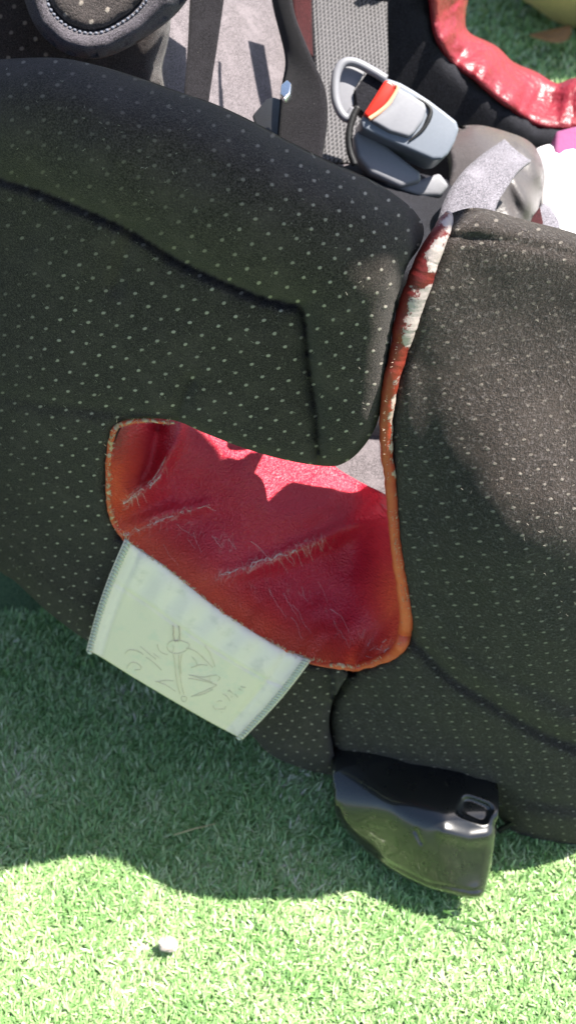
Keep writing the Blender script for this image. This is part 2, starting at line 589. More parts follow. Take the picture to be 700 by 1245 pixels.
def label_mat():
    m, nt, p = new_mat("white_woven_label")
    ob = coord(nt)
    inn = N(nt, "ShaderNodeAttribute", attribute_name="printed").outputs["Fac"]
    n = noise_n(nt, ob, 1300, 2, 0.6); n2 = noise_n(nt, ob, 90, 3, 0.6)
    a = mixc(nt, n, (0.93, 0.76, 0.70), (0.97, 0.83, 0.77))
    a = mixc(nt, math_n(nt, 'MULTIPLY', sstep(nt, n2, 0.5, 0.75), 0.35), a, (0.55, 0.47, 0.42))
    b = mixc(nt, n, (0.90, 0.75, 0.60), (0.95, 0.81, 0.67))
    b = mixc(nt, math_n(nt, 'MULTIPLY', sstep(nt, n2, 0.5, 0.75), 0.3), b, (0.60, 0.66, 0.55))
    nt.links.new(mixc(nt, inn, a, b), p.inputs["Base Color"])
    p.inputs["Roughness"].default_value = 0.75; p.inputs["Specular IOR Level"].default_value = 0.25
    nt.links.new(bump(nt, n, 0.5, 0.0004), p.inputs["Normal"])
    return m
M_LABEL = label_mat()
M_LINT = plain("pale_lint", (0.40, 0.36, 0.31), 0.9, 0.1, bump_d=0)
M_STITCH = plain("cream_thread", (0.62, 0.62, 0.52), 0.8, 0.2, bump_d=0)
M_INK = plain("faded_green_print", (0.80, 0.69, 0.54), 0.8, 0.2, bump_d=0)
M_INKPINK = plain("faded_pink_print", (0.72, 0.58, 0.47), 0.8, 0.2, bump_d=0)
M_GREYTHREAD = plain("grey_blue_thread", (0.16, 0.17, 0.21), 0.8, 0.2, bump_d=0)

def turf_mat():
    m, nt, p = new_mat("artificial_turf_blades")
    r = N(nt, "ShaderNodeAttribute", attribute_name="tone").outputs["Fac"]
    ramp = N(nt, "ShaderNodeValToRGB")
    e = ramp.color_ramp.elements
    e[0].position = 0.0; e[0].color = (0.145, 0.29, 0.088, 1)
    e[1].position = 1.0; e[1].color = (0.68, 0.64, 0.50, 1)
    for pos, c in ((0.35, (0.25, 0.435, 0.152, 1)), (0.7, (0.43, 0.57, 0.275, 1)), (0.9, (0.55, 0.63, 0.37, 1))):
        x = ramp.color_ramp.elements.new(pos); x.color = c
    nt.links.new(r, ramp.inputs[0])
    nt.links.new(ramp.outputs[0], p.inputs["Base Color"])
    p.inputs["Roughness"].default_value = 0.36
    p.inputs["Specular IOR Level"].default_value = 0.5
    p.inputs["Transmission Weight"].default_value = 0.0
    return m
M_TURF = turf_mat()

def ground_mat():
    m, nt, p = new_mat("turf_backing")
    ob = coord(nt)
    n = noise_n(nt, ob, 260, 4, 0.7, 1.0); n2 = noise_n(nt, ob, 6, 3, 0.6)
    c = mixc(nt, sstep(nt, n, 0.3, 0.7), (0.05, 0.11, 0.04), (0.17, 0.28, 0.11))
    c = mixc(nt, math_n(nt, 'MULTIPLY', n2, 0.4), c, (0.13, 0.24, 0.09))
    nt.links.new(c, p.inputs["Base Color"]); p.inputs["Roughness"].default_value = 0.8
    nt.links.new(bump(nt, n, 0.8, 0.006), p.inputs["Normal"])
    return m
M_GROUND = ground_mat()

# ------------------------------------------------------------------ ground
me = mesh("ground", [(-60, -60, 0), (60, -60, 0), (60, 60, 0), (-60, 60, 0)], [(0, 1, 2, 3)], False)
link("ground", me, M_GROUND, kind="structure")

def blades(name, xy, L, W, kind_label):
    n = len(xy)
    ang = rng.normal(math.radians(55), 1.25, n)
    lean = np.clip(rng.normal(0.95, 0.3, n), 0.15, 1.45)
    L = L * rng.uniform(0.65, 1.25, n); W = W * rng.uniform(0.7, 1.3, n)
    d = np.stack([np.cos(ang), np.sin(ang)], 1)
    tw = ang + math.pi / 2 + rng.normal(0, 0.5, n)
    sd = np.stack([np.cos(tw), np.sin(tw), rng.normal(0, 0.25, n)], 1)
    pos = np.zeros((n, 4, 3))
    pos[:, 0, :2] = xy
    cur = pos[:, 0].copy()
    for k in range(1, 4):
        le = lean * (0.55 + 0.38 * k)
        cur = cur + (L / 3)[:, None] * np.stack([np.sin(le) * d[:, 0], np.sin(le) * d[:, 1], np.maximum(np.cos(le), -0.15)], 1)
        cur[:, 2] = np.maximum(cur[:, 2], 0.001)
        pos[:, k] = cur
    wid = [1.0, 1.0, 0.75]
    V = np.zeros((n, 7, 3))
    for k in range(3):
        V[:, 2 * k] = pos[:, k] - sd * (W * wid[k] / 2)[:, None]
        V[:, 2 * k + 1] = pos[:, k] + sd * (W * wid[k] / 2)[:, None]
    V[:, 6] = pos[:, 3]
    base = np.arange(n)[:, None] * 7
    tri = np.concatenate([base + np.array(t)[None] for t in ((0, 1, 3), (0, 3, 2), (2, 3, 5), (2, 5, 4), (4, 5, 6))], 1).reshape(-1, 3)
    me = bpy.data.meshes.new(name)
    me.vertices.add(n * 7); me.vertices.foreach_set("co", V.ravel())
    me.loops.add(len(tri) * 3); me.loops.foreach_set("vertex_index", tri.ravel().astype(np.int32))
    me.polygons.add(len(tri)); me.polygons.foreach_set("loop_start", np.arange(0, len(tri) * 3, 3, dtype=np.int32))
    me.update(calc_edges=True)
    attr(me, "tone", np.repeat(np.clip(rng.beta(1.6, 2.0, n) + 0.16 * np.sin(xy[:, 0] * 31 + 2 * np.sin(xy[:, 1] * 23)) * np.sin(xy[:, 1] * 37 + 1.7 * np.sin(xy[:, 0] * 29)) + 0.10 * np.sin(xy[:, 0] * 117 + 3 * np.sin(xy[:, 1] * 71)) * np.sin(xy[:, 1] * 101 + 2 * np.sin(xy[:, 0] * 83)), 0, 1), 7))
    return link(name, me, M_TURF, kind="stuff", label=kind_label, cat="artificial grass")

nb = 230000
xy = np.stack([rng.uniform(-0.42, 0.46, nb), rng.uniform(0.16, 0.62, nb)], 1)
blades("artificial_grass", xy, 0.0095, 0.00125, "short pale green artificial grass under and in front of the child seat")
nf = 110000
xy = np.stack([rng.uniform(-0.2, 1.6, nf), rng.uniform(0.95, 3.6, nf)], 1)
blades("artificial_grass_beyond", xy, 0.02, 0.0032, "green artificial grass seen beyond the far side of the seat")

# ================================================================== the child seat
seat = empty("child_seat", (0.05, 0.62, 0.0), "charcoal dotted child car seat with red vinyl lined belt slot, standing on artificial grass", "car seat")

# --- near backrest wing cover (left) -------------------------------
polyL = [(-260, 130), (-150, 92), (-60, 76), (0, 72), (60, 70), (100, 75), (150, 90), (200, 108), (250, 125), (300, 148), (350, 175), (400, 200), (450, 222),
         (488, 243), (506, 260), (515, 278), (510, 300), (494, 325), (482, 370), (474, 420), (468, 470), (458, 515), (440, 545), (420, 562), (398, 567),
         (350, 560), (300, 546), (250, 527), (215, 512), (180, 509), (150, 512), (138, 522), (131, 560), (130, 590), (134, 625), (146, 650),
         (170, 672), (200, 693), (230, 715), (260, 740), (300, 768), (340, 790), (375, 803), (400, 808), (423, 815), (411, 840), (402, 860), (400, 890), (406, 920),
         (413, 942), (395, 941), (360, 932), (325, 915), (297, 888), (200, 835), (112, 783), (60, 745), (20, 708), (0, 695), (-60, 650), (-160, 600), (-260, 560)]
topL = [(-270, 130), (-150, 92), (-60, 76), (0, 72), (60, 70), (100, 75), (150, 90), (200, 108), (250, 125), (300, 148), (350, 175), (400, 200), (450, 222), (490, 245), (508, 262), (516, 278)]
slitL = [(516, 278), (510, 300), (494, 325), (482, 370), (474, 420), (468, 470), (458, 515), (440, 545), (420, 562), (398, 568)]
holeL = [(398, 568), (350, 560), (300, 546), (250, 527), (215, 512), (180, 509), (150, 512), (138, 522), (131, 560), (130, 590), (134, 625), (146, 650), (170, 672), (200, 693), (230, 715), (260, 740), (300, 768), (340, 790), (375, 803), (423, 815)]
joinL = [(423, 815), (411, 840), (402, 860), (400, 890), (406, 920), (413, 942)]
botL = [(413, 945), (395, 943), (360, 934), (325, 917), (297, 890), (200, 837), (112, 785), (60, 747), (20, 710), (0, 697), (-60, 652), (-160, 602), (-260, 562)]
seamL = smooth_line([(-260, 110), (-100, 178), (0, 218), (45, 232), (150, 277), (223, 321), (312, 360), (355, 371)], 8).tolist() + [(366, 374), (370, 395), (375, 447), (384, 507), (388, 570)]
ctrlL = [(-260, 150, .56), (-260, 350, .55), (-260, 560, .57), (-120, 150, .48), (-120, 400, .485), (-120, 600, .52),
         (0, 90, .448), (0, 150, .437), (0, 300, .445), (0, 450, .447), (0, 600, .465), (0, 690, .49),
         (150, 100, .428), (150, 190, .412), (150, 330, .418), (150, 450, .42), (100, 600, .44), (100, 770, .457),
         (300, 160, .416), (300, 260, .403), (300, 420, .405), (300, 530, .41), (430, 230, .412), (430, 320, .402), (370, 480, .404), (440, 450, .405), (400, 560, .41), (510, 275, .418),
         (200, 700, .432), (200, 830, .44), (300, 790, .424), (300, 880, .432), (400, 820, .415), (400, 935, .424)]

def offL(q):
    d, side, _ = pdist(q, seamL)
    o = 0.0065 * np.exp(-(d / 4.5) ** 2)
    o -= np.where(side < 0, 0.017 * (1 - np.exp(-d / 20)), 0.003 * (1 - np.exp(-d / 22)))
    for line, h, w in (([(165, 283), (150, 315), (140, 350)], .0022, 10), ([(232, 462), (222, 485), (214, 510)], .0045, 7), ([(-60, 470), (60, 492), (140, 500), (205, 506)], .0024, 9),
                       ([(-40, 560), (50, 620), (110, 690)], .0018, 16), ([(20, 520), (90, 580), (125, 640)], .0012, 12), ([(110, 740), (80, 730), (20, 690)], -.003, 10),
                       ([(250, 340), (300, 440), (330, 500)], -.001, 30), ([(395, 440), (398, 500), (400, 540)], -.0008, 14)):
        dd, _, _ = pdist(q, line)
        o += h * np.exp(-(dd / w) ** 2)
    _, _, al = pdist(q, seamL)
    o += 0.0009 * np.sin(al / 5.2 + 2.0 * np.sin(al / 17.0)) * np.exp(-(d / 11) ** 2)
    dh, _, ah = pdist(q, holeL)
    o += 0.0007 * np.sin(ah / 7.5 + 1.5 * np.sin(ah / 23.0)) * np.exp(-(dh / 20) ** 2)
    o += 0.0020 * vnoise(q, 1 / 90.0, 3.1) + 0.0005 * vnoise(q, 1 / 34.0, 9.7)
    return o

shL = Sheet(polyL, ctrlL, offL, [(topL, 62, .034), (slitL, 30, .018), (holeL, 16, .007), (joinL, 12, .008), (botL, 40, .022)], 5.5)
me = shL.build("wing_cover", 0.095, 0.06, 60)
V = at_Y(shL.q[:, 0], shL.q[:, 1], shL.base(shL.q))
uvs(me, np.stack([V[:, 0] + 0.5 * V[:, 1], V[:, 2] + 0.75 * V[:, 1]], 1))
q = shL.q
fade = np.clip(1.15 - np.hypot((q[:, 0] - 120) / 330, (q[:, 1] - 190) / 190), 0, 0.75) + np.clip(0.8 - q[:, 0] / 90, 0, 0.5) * (q[:, 1] > 300)
attr(me, "dotfade", fade)
wing = link("wing_cover", me, M_L, seat, label="charcoal dotted padded wing cover with a raised roll along its top")

# --- near seat side cover (right) ----------------------------------
polyR = [(552, 258), (584, 253), (640, 268), (700, 284), (770, 312), (830, 360), (866, 450), (872, 600), (852, 760), (808, 900), (765, 995), (730, 1026), (700, 1028), (650, 1022), (622, 1013),
         (602, 988), (560, 965), (500, 948), (450, 941), (415, 943), (408, 920), (403, 890), (405, 860), (414, 840), (427, 816), (450, 808), (475, 798), (490, 785), (496, 760), (492, 725), (486, 690),
         (481, 650), (478, 610), (475, 560), (474, 515), (478, 480), (485, 450), (492, 415), (503, 375), (520, 330), (535, 295), (544, 270)]
topR = [(540, 262), (552, 258), (584, 253), (640, 268), (700, 284), (770, 312), (830, 360), (866, 450), (872, 600)]
slitR = [(427, 816), (450, 808), (475, 798), (490, 785), (496, 760), (492, 725), (486, 690), (481, 650), (478, 610), (475, 560), (474, 515), (478, 480), (485, 450), (492, 415), (503, 375), (520, 330), (535, 295), (544, 270), (548, 262)]
botR = [(872, 600), (852, 760), (808, 900), (765, 997), (730, 1028), (700, 1030), (650, 1024), (622, 1015), (602, 990), (560, 967), (500, 950), (450, 943), (415, 945)]
joinR = [(415, 943), (408, 920), (403, 890), (405, 860), (414, 840), (427, 816)]
hemR = smooth_line([(544, 288), (600, 291), (650, 300), (700, 312), (800, 343), (900, 400)], 8).tolist()
creaseR = smooth_line([(494, 768), (515, 790), (550, 824), (600, 855), (650, 886), (700, 907), (800, 940), (900, 960)], 8).tolist()
ctrlR = [(560, 270, .412), (700, 300, .420), (620, 320, .412), (700, 340, .418), (540, 330, .406), (600, 400, .408), (700, 420, .413), (530, 430, .400), (600, 500, .392), (700, 520, .394),
         (600, 600, .371), (700, 620, .367), (530, 600, .385), (600, 700, .367), (700, 710, .361), (600, 790, .372), (700, 800, .364), (600, 900, .386), (700, 900, .374), (600, 975, .395), (700, 1015, .378),
         (490, 430, .399), (482, 500, .396), (485, 600, .394), (495, 700, .391), (505, 790, .397), (440, 820, .414), (420, 930, .430), (500, 870, .401), (500, 940, .412),
         (800, 340, .424), (800, 500, .400), (800, 700, .367), (800, 900, .379), (770, 1000, .388), (870, 600, .392), (850, 800, .394), (860, 420, .42)]

def offR(q):
    d, s, _ = pdist(q, hemR)
    o = 0.0018 * np.exp(-(d / 5.0) ** 2)
    d, s, _ = pdist(q, creaseR)
    o += 0.006 * np.exp(-(d / 8) ** 2) - 0.0025 * np.exp(-((d - 26) / 18) ** 2) * (s < 0)
    for line, h, w in (([(530, 770), (600, 815), (700, 862)], .002, 9), ([(470, 938), (515, 925), (560, 930), (595, 952)], -.0035, 8), ([(475, 950), (515, 938), (560, 943), (590, 960)], .003, 5),
                       ([(440, 850), (520, 880), (600, 930)], .0016, 16), ([(505, 420), (520, 520), (515, 640)], .0012, 18), ([(590, 950), (640, 975), (720, 985)], .004, 9)):
        dd, _, _ = pdist(q, line)
        o += h * np.exp(-(dd / w) ** 2)
    o += 0.0016 * vnoise(q, 1 / 85.0, 6.3) + 0.0004 * vnoise(q, 1 / 30.0, 2.2)
    return o

shR = Sheet(polyR, ctrlR, offR, [(topR, 34, .020), (slitR, 20, .009), (botR, 45, .026), (joinR, 12, .008)], 5.5)
me = shR.build("side_cover", 0.103, 0.03, 50, back=(0, 0.875, -0.484))
V = at_Y(shR.q[:, 0], shR.q[:, 1], shR.base(shR.q))
uvs(me, np.stack([V[:, 0] + 0.15 * V[:, 1], V[:, 2] + 0.75 * V[:, 1]], 1))
q = shR.q
attr(me, "dotfade", np.clip(0.95 - np.hypot((q[:, 0] - 640) / 200, (q[:, 1] - 420) / 230), 0, 0.6))
side = link("side_cover", me, M_R, seat, label="charcoal dotted padded seat side with a sunlit upper corner")

# stray lint caught on the covers
def lint(name, sheet, n, box, parent):
    J = Joined()
    while n:
        x, y = random.uniform(*box[0]), random.uniform(*box[1])
        if not inside(np.array([(x, y)]), sheet.poly)[0]:
            continue
        n -= 1
        a = random.uniform(0, 6.28); ln = random.uniform(1.5, 6)
        pts = []
        for k in range(4):
            pts.append((x, y)); a += random.uniform(-.6, .6); x += math.cos(a) * ln / 4; y += math.sin(a) * ln / 4
        Vv, Ff, _ = tube(sheet.point(np.array(pts), -0.0006), random.uniform(0.00005, 0.00011), 3, caps=False)
        J.add(Vv, Ff)
    link(name, J.mesh(name), M_LINT, parent, kind="stuff", label="pale lint stuck to the fabric")
lint("lint", shL, 260, ((0, 510), (75, 930)), wing)
lint("lint", shR, 260, ((410, 700), (260, 1020)), side)

# --- red vinyl lining of the belt slot -------------------------------
polyV = [(132, 540), (131, 590), (135, 626), (147, 651), (170, 674), (200, 695), (230, 717), (260, 742), (300, 770), (340, 792), (375, 805), (400, 811), (428, 813), (452, 808), (476, 798), (489, 783), (494, 760),
         (490, 720), (485, 680), (482, 640), (481, 612), (462, 598), (430, 582), (400, 560), (385, 520), (380, 470), (300, 462), (215, 470), (150, 492), (134, 515)]
lowrim = [(131, 540), (130, 590), (134, 625), (146, 650), (170, 672), (200, 693), (230, 715), (260, 740), (300, 768), (340, 790), (375, 803), (400, 808), (428, 812), (452, 808), (476, 798), (489, 783), (494, 760), (490, 720)]
rq = np.array([(131, 560), (130, 590), (134, 625), (146, 650), (170, 672), (200, 693), (230, 715), (260, 740), (300, 768), (340, 790), (375, 803), (400, 807)])
rY = shL.depth(rq)
rq2 = np.array([(452, 808), (476, 798), (490, 784), (496, 758), (492, 722), (486, 685), (481, 640)])
rY2 = shR.depth(rq2)
ctrlV = [(a[0], a[1], y - .0035) for a, y in zip(rq, rY)] + [(a[0], a[1], y - .003) for a, y in zip(rq2, rY2)]
ctrlV += [(415, 811, float(shL.depth([(408, 806)])[0]) - .008), (432, 812, float(shR.depth([(436, 812)])[0]) - .006), (300, 705, .456), (300, 640, .473), (300, 585, .489), (300, 555, .500), (300, 525, .522), (300, 470, .56), (200, 640, .468), (200, 580, .484), (215, 530, .500), (160, 560, .462), (180, 490, .53),
          (400, 745, .447), (400, 680, .470), (400, 620, .490), (400, 590, .505), (400, 565, .518), (400, 480, .56), (455, 740, .438), (450, 670, .466), (460, 610, .490), (465, 560, .510), (475, 480, .55)]
fold = smooth_line([(500, 606), (470, 620), (430, 640), (370, 666), (300, 692), (250, 700)], 6).tolist()
def offV(q):
    d, s, al = pdist(q, fold)
    f = np.clip((q[:, 0] - 240) / 120, 0, 1)
    o = f * (-0.009 * np.exp(-(d / 11) ** 2) + 0.005 * np.tanh(s * d / 14) * -np.exp(-(d / 70) ** 2))
    def g(line, h, w):
        dd, _, _ = pdist(q, line); return h * np.exp(-(dd / w) ** 2)
    o += g([(190, 525), (182, 560), (172, 580)], .014, 12)
    o += g([(222, 500), (212, 540), (190, 580), (160, 603)], -.006, 9)
    o += g([(152, 505), (152, 560), (146, 600)], -.005, 14)
    o += g([(150, 645), (200, 625), (250, 615)], -.0045, 9) + g([(160, 625), (205, 607)], .003, 9)
    o += g([(490, 700), (440, 745), (400, 800)], -.002, 12) + g([(485, 740), (455, 775), (430, 810)], .004, 9) + g([(470, 780), (455, 800)], -.002, 6)
    o += g([(330, 790), (350, 750), (380, 720)], .0022, 14) + g([(370, 800), (390, 770)], -.002, 10) + g([(290, 762), (310, 735)], .0018, 9) + g([(240, 722), (262, 698)], .0016, 9)
    o += 0.0025 * vnoise(q, 1 / 60.0, 1.3) + 0.0008 * vnoise(q, 1 / 22.0, 5.1)
    return o
shV = Sheet(polyV, ctrlV, offV, (), 3.2, line_step=4)
me = shV.build("slot_lining", two_sided=False)
V = shV.V; q = shV.q
uvs(me, np.stack([V[:, 0], V[:, 2] * 0.8 + V[:, 1] * 0.6], 1))
def near(line, w):
    d, _, _ = pdist(q, line); return np.exp(-(d / w) ** 2)
crk1 = [(150, 612), (172, 597), (188, 586), (200, 572)]
crk2 = [(148, 652), (175, 642), (205, 628), (235, 620)]
crk3 = [(268, 700), (300, 690), (330, 680), (360, 668), (390, 657)]
wear = np.maximum.reduce([near(crk1, 9), near(crk2, 8), near(crk3, 10), 0.52 * near([(180, 640), (260, 650), (330, 690)], 30), 0.5 * near([(300, 700), (380, 730), (430, 790)], 30),
                          0.6 * near([(440, 770), (470, 790)], 14), 0.35 * near([(290, 590), (330, 620)], 25), 0.62 * near([(400, 660), (330, 690)], 16)])
attr(me, "wear", wear)
d, _, _ = pdist(q, lowrim)
attr(me, "rim", np.clip(1.2 * np.exp(-(d / 36) ** 2) * np.clip(1.3 - np.maximum(q[:, 0] - 200, 0) / 420, 0.25, 1), 0, 1))
lining = link("slot_lining", me, M_VINYL, seat, label="creased and cracked crimson vinyl lining of the belt slot")
backing(lining, 0.0015)

# cracks where the coating has split and the pale backing shows
J = Joined()
def fibre(px, py, ang, length, r, bend=0.0, n=6, sheet=shV, lift=-0.0006):
    pts = []
    for k in range(n):
        pts.append((px, py)); ang2 = ang + bend * k + random.uniform(-0.35, 0.35)
        px += math.cos(ang2) * length / n; py += math.sin(ang2) * length / n
    pts = np.array(pts)
    P = sheet.point(pts, lift)
    Vv, Ff, _ = tube(P, np.linspace(r, r * 0.5, n), 4, caps=False)
    J.add(Vv, Ff)
def straight(px, py, ang, length, r, n=4):
    k = np.linspace(0, 1, n)
    pts = np.stack([px + math.cos(ang) * length * k, py + math.sin(ang) * length * k], 1)
    pts[1:-1] += np.array([[random.gauss(0, 0.35), random.gauss(0, 0.35)] for _ in range(n - 2)])
    P = shV.point(pts, -0.0005)
    Vv, Ff, _ = tube(P, np.linspace(r, r * 0.35, n), 4, caps=False)
    J.add(Vv, Ff)
def lace(line, half, npts, keep):
    """a torn net of backing threads along a split"""
    L = smooth_line(line, 1.0)
    pts = []
    for i in range(npts):
        k = random.random()
        c = L[int(k * (len(L) - 1))]
        t = L[min(len(L) - 1, int(k * (len(L) - 1)) + 1)] - L[max(0, int(k * (len(L) - 1)) - 1)]
        t = t / (np.linalg.norm(t) + 1e-9)
        o = random.gauss(0, half * 0.5) * math.sin(math.pi * (0.12 + 0.8 * k))
        pts.append(c + np.array([-t[1], t[0]]) * o)
    r = delaunay_2d_cdt([Vector(p) for p in pts], [], [], 0, 1e-5)
    V2 = np.array([tuple(v) for v in r[0]])
    E = set(tuple(sorted(e)) for f in r[2] for e in zip(f, list(f[1:]) + [f[0]]))
    for i, j in sorted(E):
        d = V2[j] - V2[i]; ln = float(np.linalg.norm(d))
        if ln > 9 or random.random() > keep:
            continue
        straight(V2[i][0], V2[i][1], math.atan2(d[1], d[0]), ln, random.uniform(0.00012, 0.00030))
lace(crk1, 5.0, 30, 0.5)
lace(crk2, 3.2, 32, 0.45)
lace(crk3[:4], 5.0, 46, 0.5)
for x, y, a, ln in ((352, 672, 1.15, 16), (360, 669, 1.2, 22), (367, 667, 1.0, 13), (374, 664, 1.25, 20), (381, 661, 1.9, 12), (386, 659, 1.1, 14), (392, 657, 1.6, 10), (346, 675, 0.9, 18), (338, 678, 1.0, 22),
                    (186, 583, -1.0, 12), (192, 574, -1.1, 14), (197, 566, -1.15, 12), (180, 588, -0.8, 9), (166, 604, 1.3, 14), (174, 600, 1.2, 12), (160, 607, 1.4, 9), (240, 618, -0.3, 16), (252, 616, 0.4, 12)):
    straight(x, y, a, ln, random.uniform(0.00014, 0.00022), 5)
for i in range(15):
    x, y = random.choice([(235, 632), (255, 640), (290, 652), (330, 712), (352, 722), (372, 700), (345, 738), (400, 745), (215, 645)])
    fibre(x + random.gauss(0, 14), y + random.gauss(0, 8), random.gauss(0.95, 0.12), random.uniform(18, 50), random.uniform(0.00007, 0.00012), random.gauss(0, 0.02), 8)
for i in range(9):
    straight(random.uniform(440, 474), random.uniform(772, 800), random.gauss(-0.5, 0.4), random.uniform(5, 13), random.uniform(0.0001, 0.0002))
link("split_coating", J.mesh("split_coating"), M_CRACK, lining, kind="stuff", label="pale fibres showing along the splits in the vinyl")

# --- trim rolled over the edge of the slot ---------------------------
def trim_piece(name, pts, widths, sheet, worn, lowf, parent, lift=-0.0025, nseg=20, label=None):
    L = smooth_line([(p[0], p[1], w) for p, w in zip(pts, widths)], 1.6)
    Q = L[:, :2]
    P = sheet.point(Q, lift)
    T = np.linalg.norm(P - CAMP, axis=1)
    rad = L[:, 2] / 2 * T * TF / 622.5
    rad = rad * (1 + 0.05 * vnoise(P, 200, 4.0) + 0.03 * vnoise(P, 900, 1.0))
    P = P + np.stack([vnoise(P, 200, 1), vnoise(P, 200, 2), vnoise(P, 200, 3)], 1) * 0.0006
    V, F, uv = tube(P, rad, nseg)
    me = mesh(name, V, F)
    uv = np.array(uv)
    idx = np.repeat(np.arange(len(Q)), nseg)
    attr(me, "wear", worn(Q[idx], uv[:, 1], np.array(V)))
    attr(me, "low", lowf(Q[idx]))
    return link(name, me, M_TRIM, parent, label=label)

trim_pts = [(545, 262), (540, 272), (529, 296), (516, 326), (502, 364), (491, 399), (484, 428), (477, 455), (471.5, 485), (469, 515), (470, 549), (474, 583), (477, 620), (480, 650), (484.5, 685), (490, 718), (493.5, 747), (490.5, 775), (480, 793), (460, 803), (429, 812)]
trim_w = [10, 18, 24, 29, 30, 27, 22, 20, 18, 16, 15, 14, 14, 14, 15, 16, 17, 17, 14, 11, 9]
def worn_top(Q, th, V):
    x, y = Q[:, 0], Q[:, 1]
    right = 0.5 + 0.5 * np.cos(th - 2.5)
    nz = vnoise(V, 170, 7.0)
    w = -0.02 + 0.70 * right
    w = np.where(y > 430, -0.08 + 0.62 * right ** 2, w)
    w -= 0.75 * np.exp(-((y - 333) / 9) ** 2) + 0.6 * np.exp(-((y - 430) / 14) ** 2)
    w -= 0.22 * (y > 600)
    return w + 0.35 * nz
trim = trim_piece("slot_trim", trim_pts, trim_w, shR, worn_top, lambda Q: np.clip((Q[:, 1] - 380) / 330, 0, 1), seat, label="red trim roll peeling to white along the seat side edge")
lowpts = [(429, 812), (401, 807.5), (374, 801), (340, 787), (300, 765.5), (260, 737), (230, 712.5), (200, 690.5), (170, 670), (147, 648.5), (136, 625), (132, 592), (132.5, 560), (139, 524), (152, 514.5), (180, 511.5), (212, 514)]
def worn_low(Q, th, V):
    return 0.34 + 0.5 * vnoise(V, 420, 2.0) + 0.12 * np.sin(th)
trim_low = trim_piece("slot_trim_edge", lowpts, [8, 6, 5, 5, 5, 5, 5, 5, 5, 6, 7, 7, 7, 7, 6, 5, 3], shL, worn_low, lambda Q: np.full(len(Q), 0.9), seat, lift=-0.002, nseg=10, label="frayed orange edge of the slot lining")

J = Joined()
for pts, sheet, rng_ in ((lowpts, shL, (0, 1)), (trim_pts[12:], shR, (0, 1)), (trim_pts[4:12], shR, (0, 1))):
    L = smooth_line(pts, 1.0)
    n = int(len(L) * (0.75 if pts is lowpts else 0.9))
    for i in range(n):
        k = random.randrange(len(L) - 1)
        tdir = math.atan2(*(L[k + 1] - L[k])[::-1])
        out = tdir + (math.pi / 2 if pts is lowpts else -math.pi / 2) * random.choice((1, 1, -0.6)) + random.uniform(-0.9, 0.9)
        fibre(L[k][0] + random.gauss(0, 1.5), L[k][1] + random.gauss(0, 1.5), out, random.uniform(2, 5.5), random.uniform(0.0001, 0.0002), random.uniform(-.2, .2), 4, sheet, -0.005)
link("frayed_fibres", J.mesh("frayed_fibres"), M_FIBRE, trim, kind="stuff", label="cream fibres fraying along the trim")

# --- white woven label -------------------------------------------------
lab_top = smooth_line([(152, 655), (170, 668), (200, 688), (230, 712), (260, 736), (300, 763), (340, 787), (378, 803)], 4)
lab_bot = smooth_line([(105, 791), (118, 796), (160, 822), (200, 846), (250, 875), (295, 899)], 4)
NU, NVv = 60, 44
def res2(l, n):
    s = np.concatenate([[0], np.cumsum(np.linalg.norm(np.diff(l, axis=0), axis=1))]); u = np.linspace(0, s[-1], n)
    return np.stack([np.interp(u, s, l[:, k]) for k in range(2)], 1)
lt, lb = res2(lab_top, NU), res2(lab_bot, NU)
def label_q(u, v):
    u = np.asarray(u, float); v = np.asarray(v, float)
    i = u * (NU - 1)
    a = np.stack([np.interp(i, np.arange(NU), lt[:, k]) for k in range(2)], -1)
    b = np.stack([np.interp(i, np.arange(NU), lb[:, k]) for k in range(2)], -1)
    q = a * (1 - v[..., None]) + b * v[..., None]
    q[..., 0] -= 7 * np.sin(np.pi * v) * (1 - 2 * u) * 0.6
    return q
def label_P(u, v, lift=0.0):
    u = np.atleast_1d(np.asarray(u, float)); v = np.atleast_1d(np.asarray(v, float))
    q = label_q(u, v)
    qq = q.copy()
    lim = 0.86
    Y = shL.base(qq) - 0.006 - 0.002 * np.sin(np.pi * v) + lift
    Y += 0.006 * np.exp(-v / 0.05) * 0.6
    Y += 0.0009 * np.sin(u * 42 + 2 * v) * np.exp(-((v - 0.22) / 0.18) ** 2) + 0.0016 * vnoise(np.stack([u * 3, v * 2], 1), 1.0, 8) - 0.014 * v ** 1.5
    Y -= 0.0012 * (np.exp(-((u - 0.02) / 0.03) ** 2) + np.exp(-((u - 0.98) / 0.03) ** 2))
    Y += 0.0009 * np.exp(-(np.minimum(abs(u - 0.085), abs(u - 0.89)) / 0.012) ** 2) + 0.0008 * np.exp(-((v - 0.36) / 0.02) ** 2)
    return at_Y(q[:, 0], q[:, 1], Y)
uu, vv = np.meshgrid(np.linspace(0, 1, NU * 2), np.linspace(-0.03, 1, NVv * 2))
uu = uu.ravel(); vv = vv.ravel()
Vp = label_P(uu, vv)
w_ = NU * 2
F = [(r * w_ + c, r * w_ + c + 1, (r + 1) * w_ + c + 1, (r + 1) * w_ + c) for r in range(NVv * 2 - 1) for c in range(w_ - 1)]
me = mesh("fabric_label", Vp, F)
def sm(x, a, b):
    t = np.clip((x - a) / (b - a), 0, 1); return t * t * (3 - 2 * t)
attr(me, "printed", sm(uu, .085, .10) * sm(uu, .90, .88) * sm(vv, .33, .36))
lab = link("fabric_label", me, M_LABEL, seat, label="white woven fabric label with faded line drawing below the red slot")
backing(lab, 0.0012)
J = Joined()
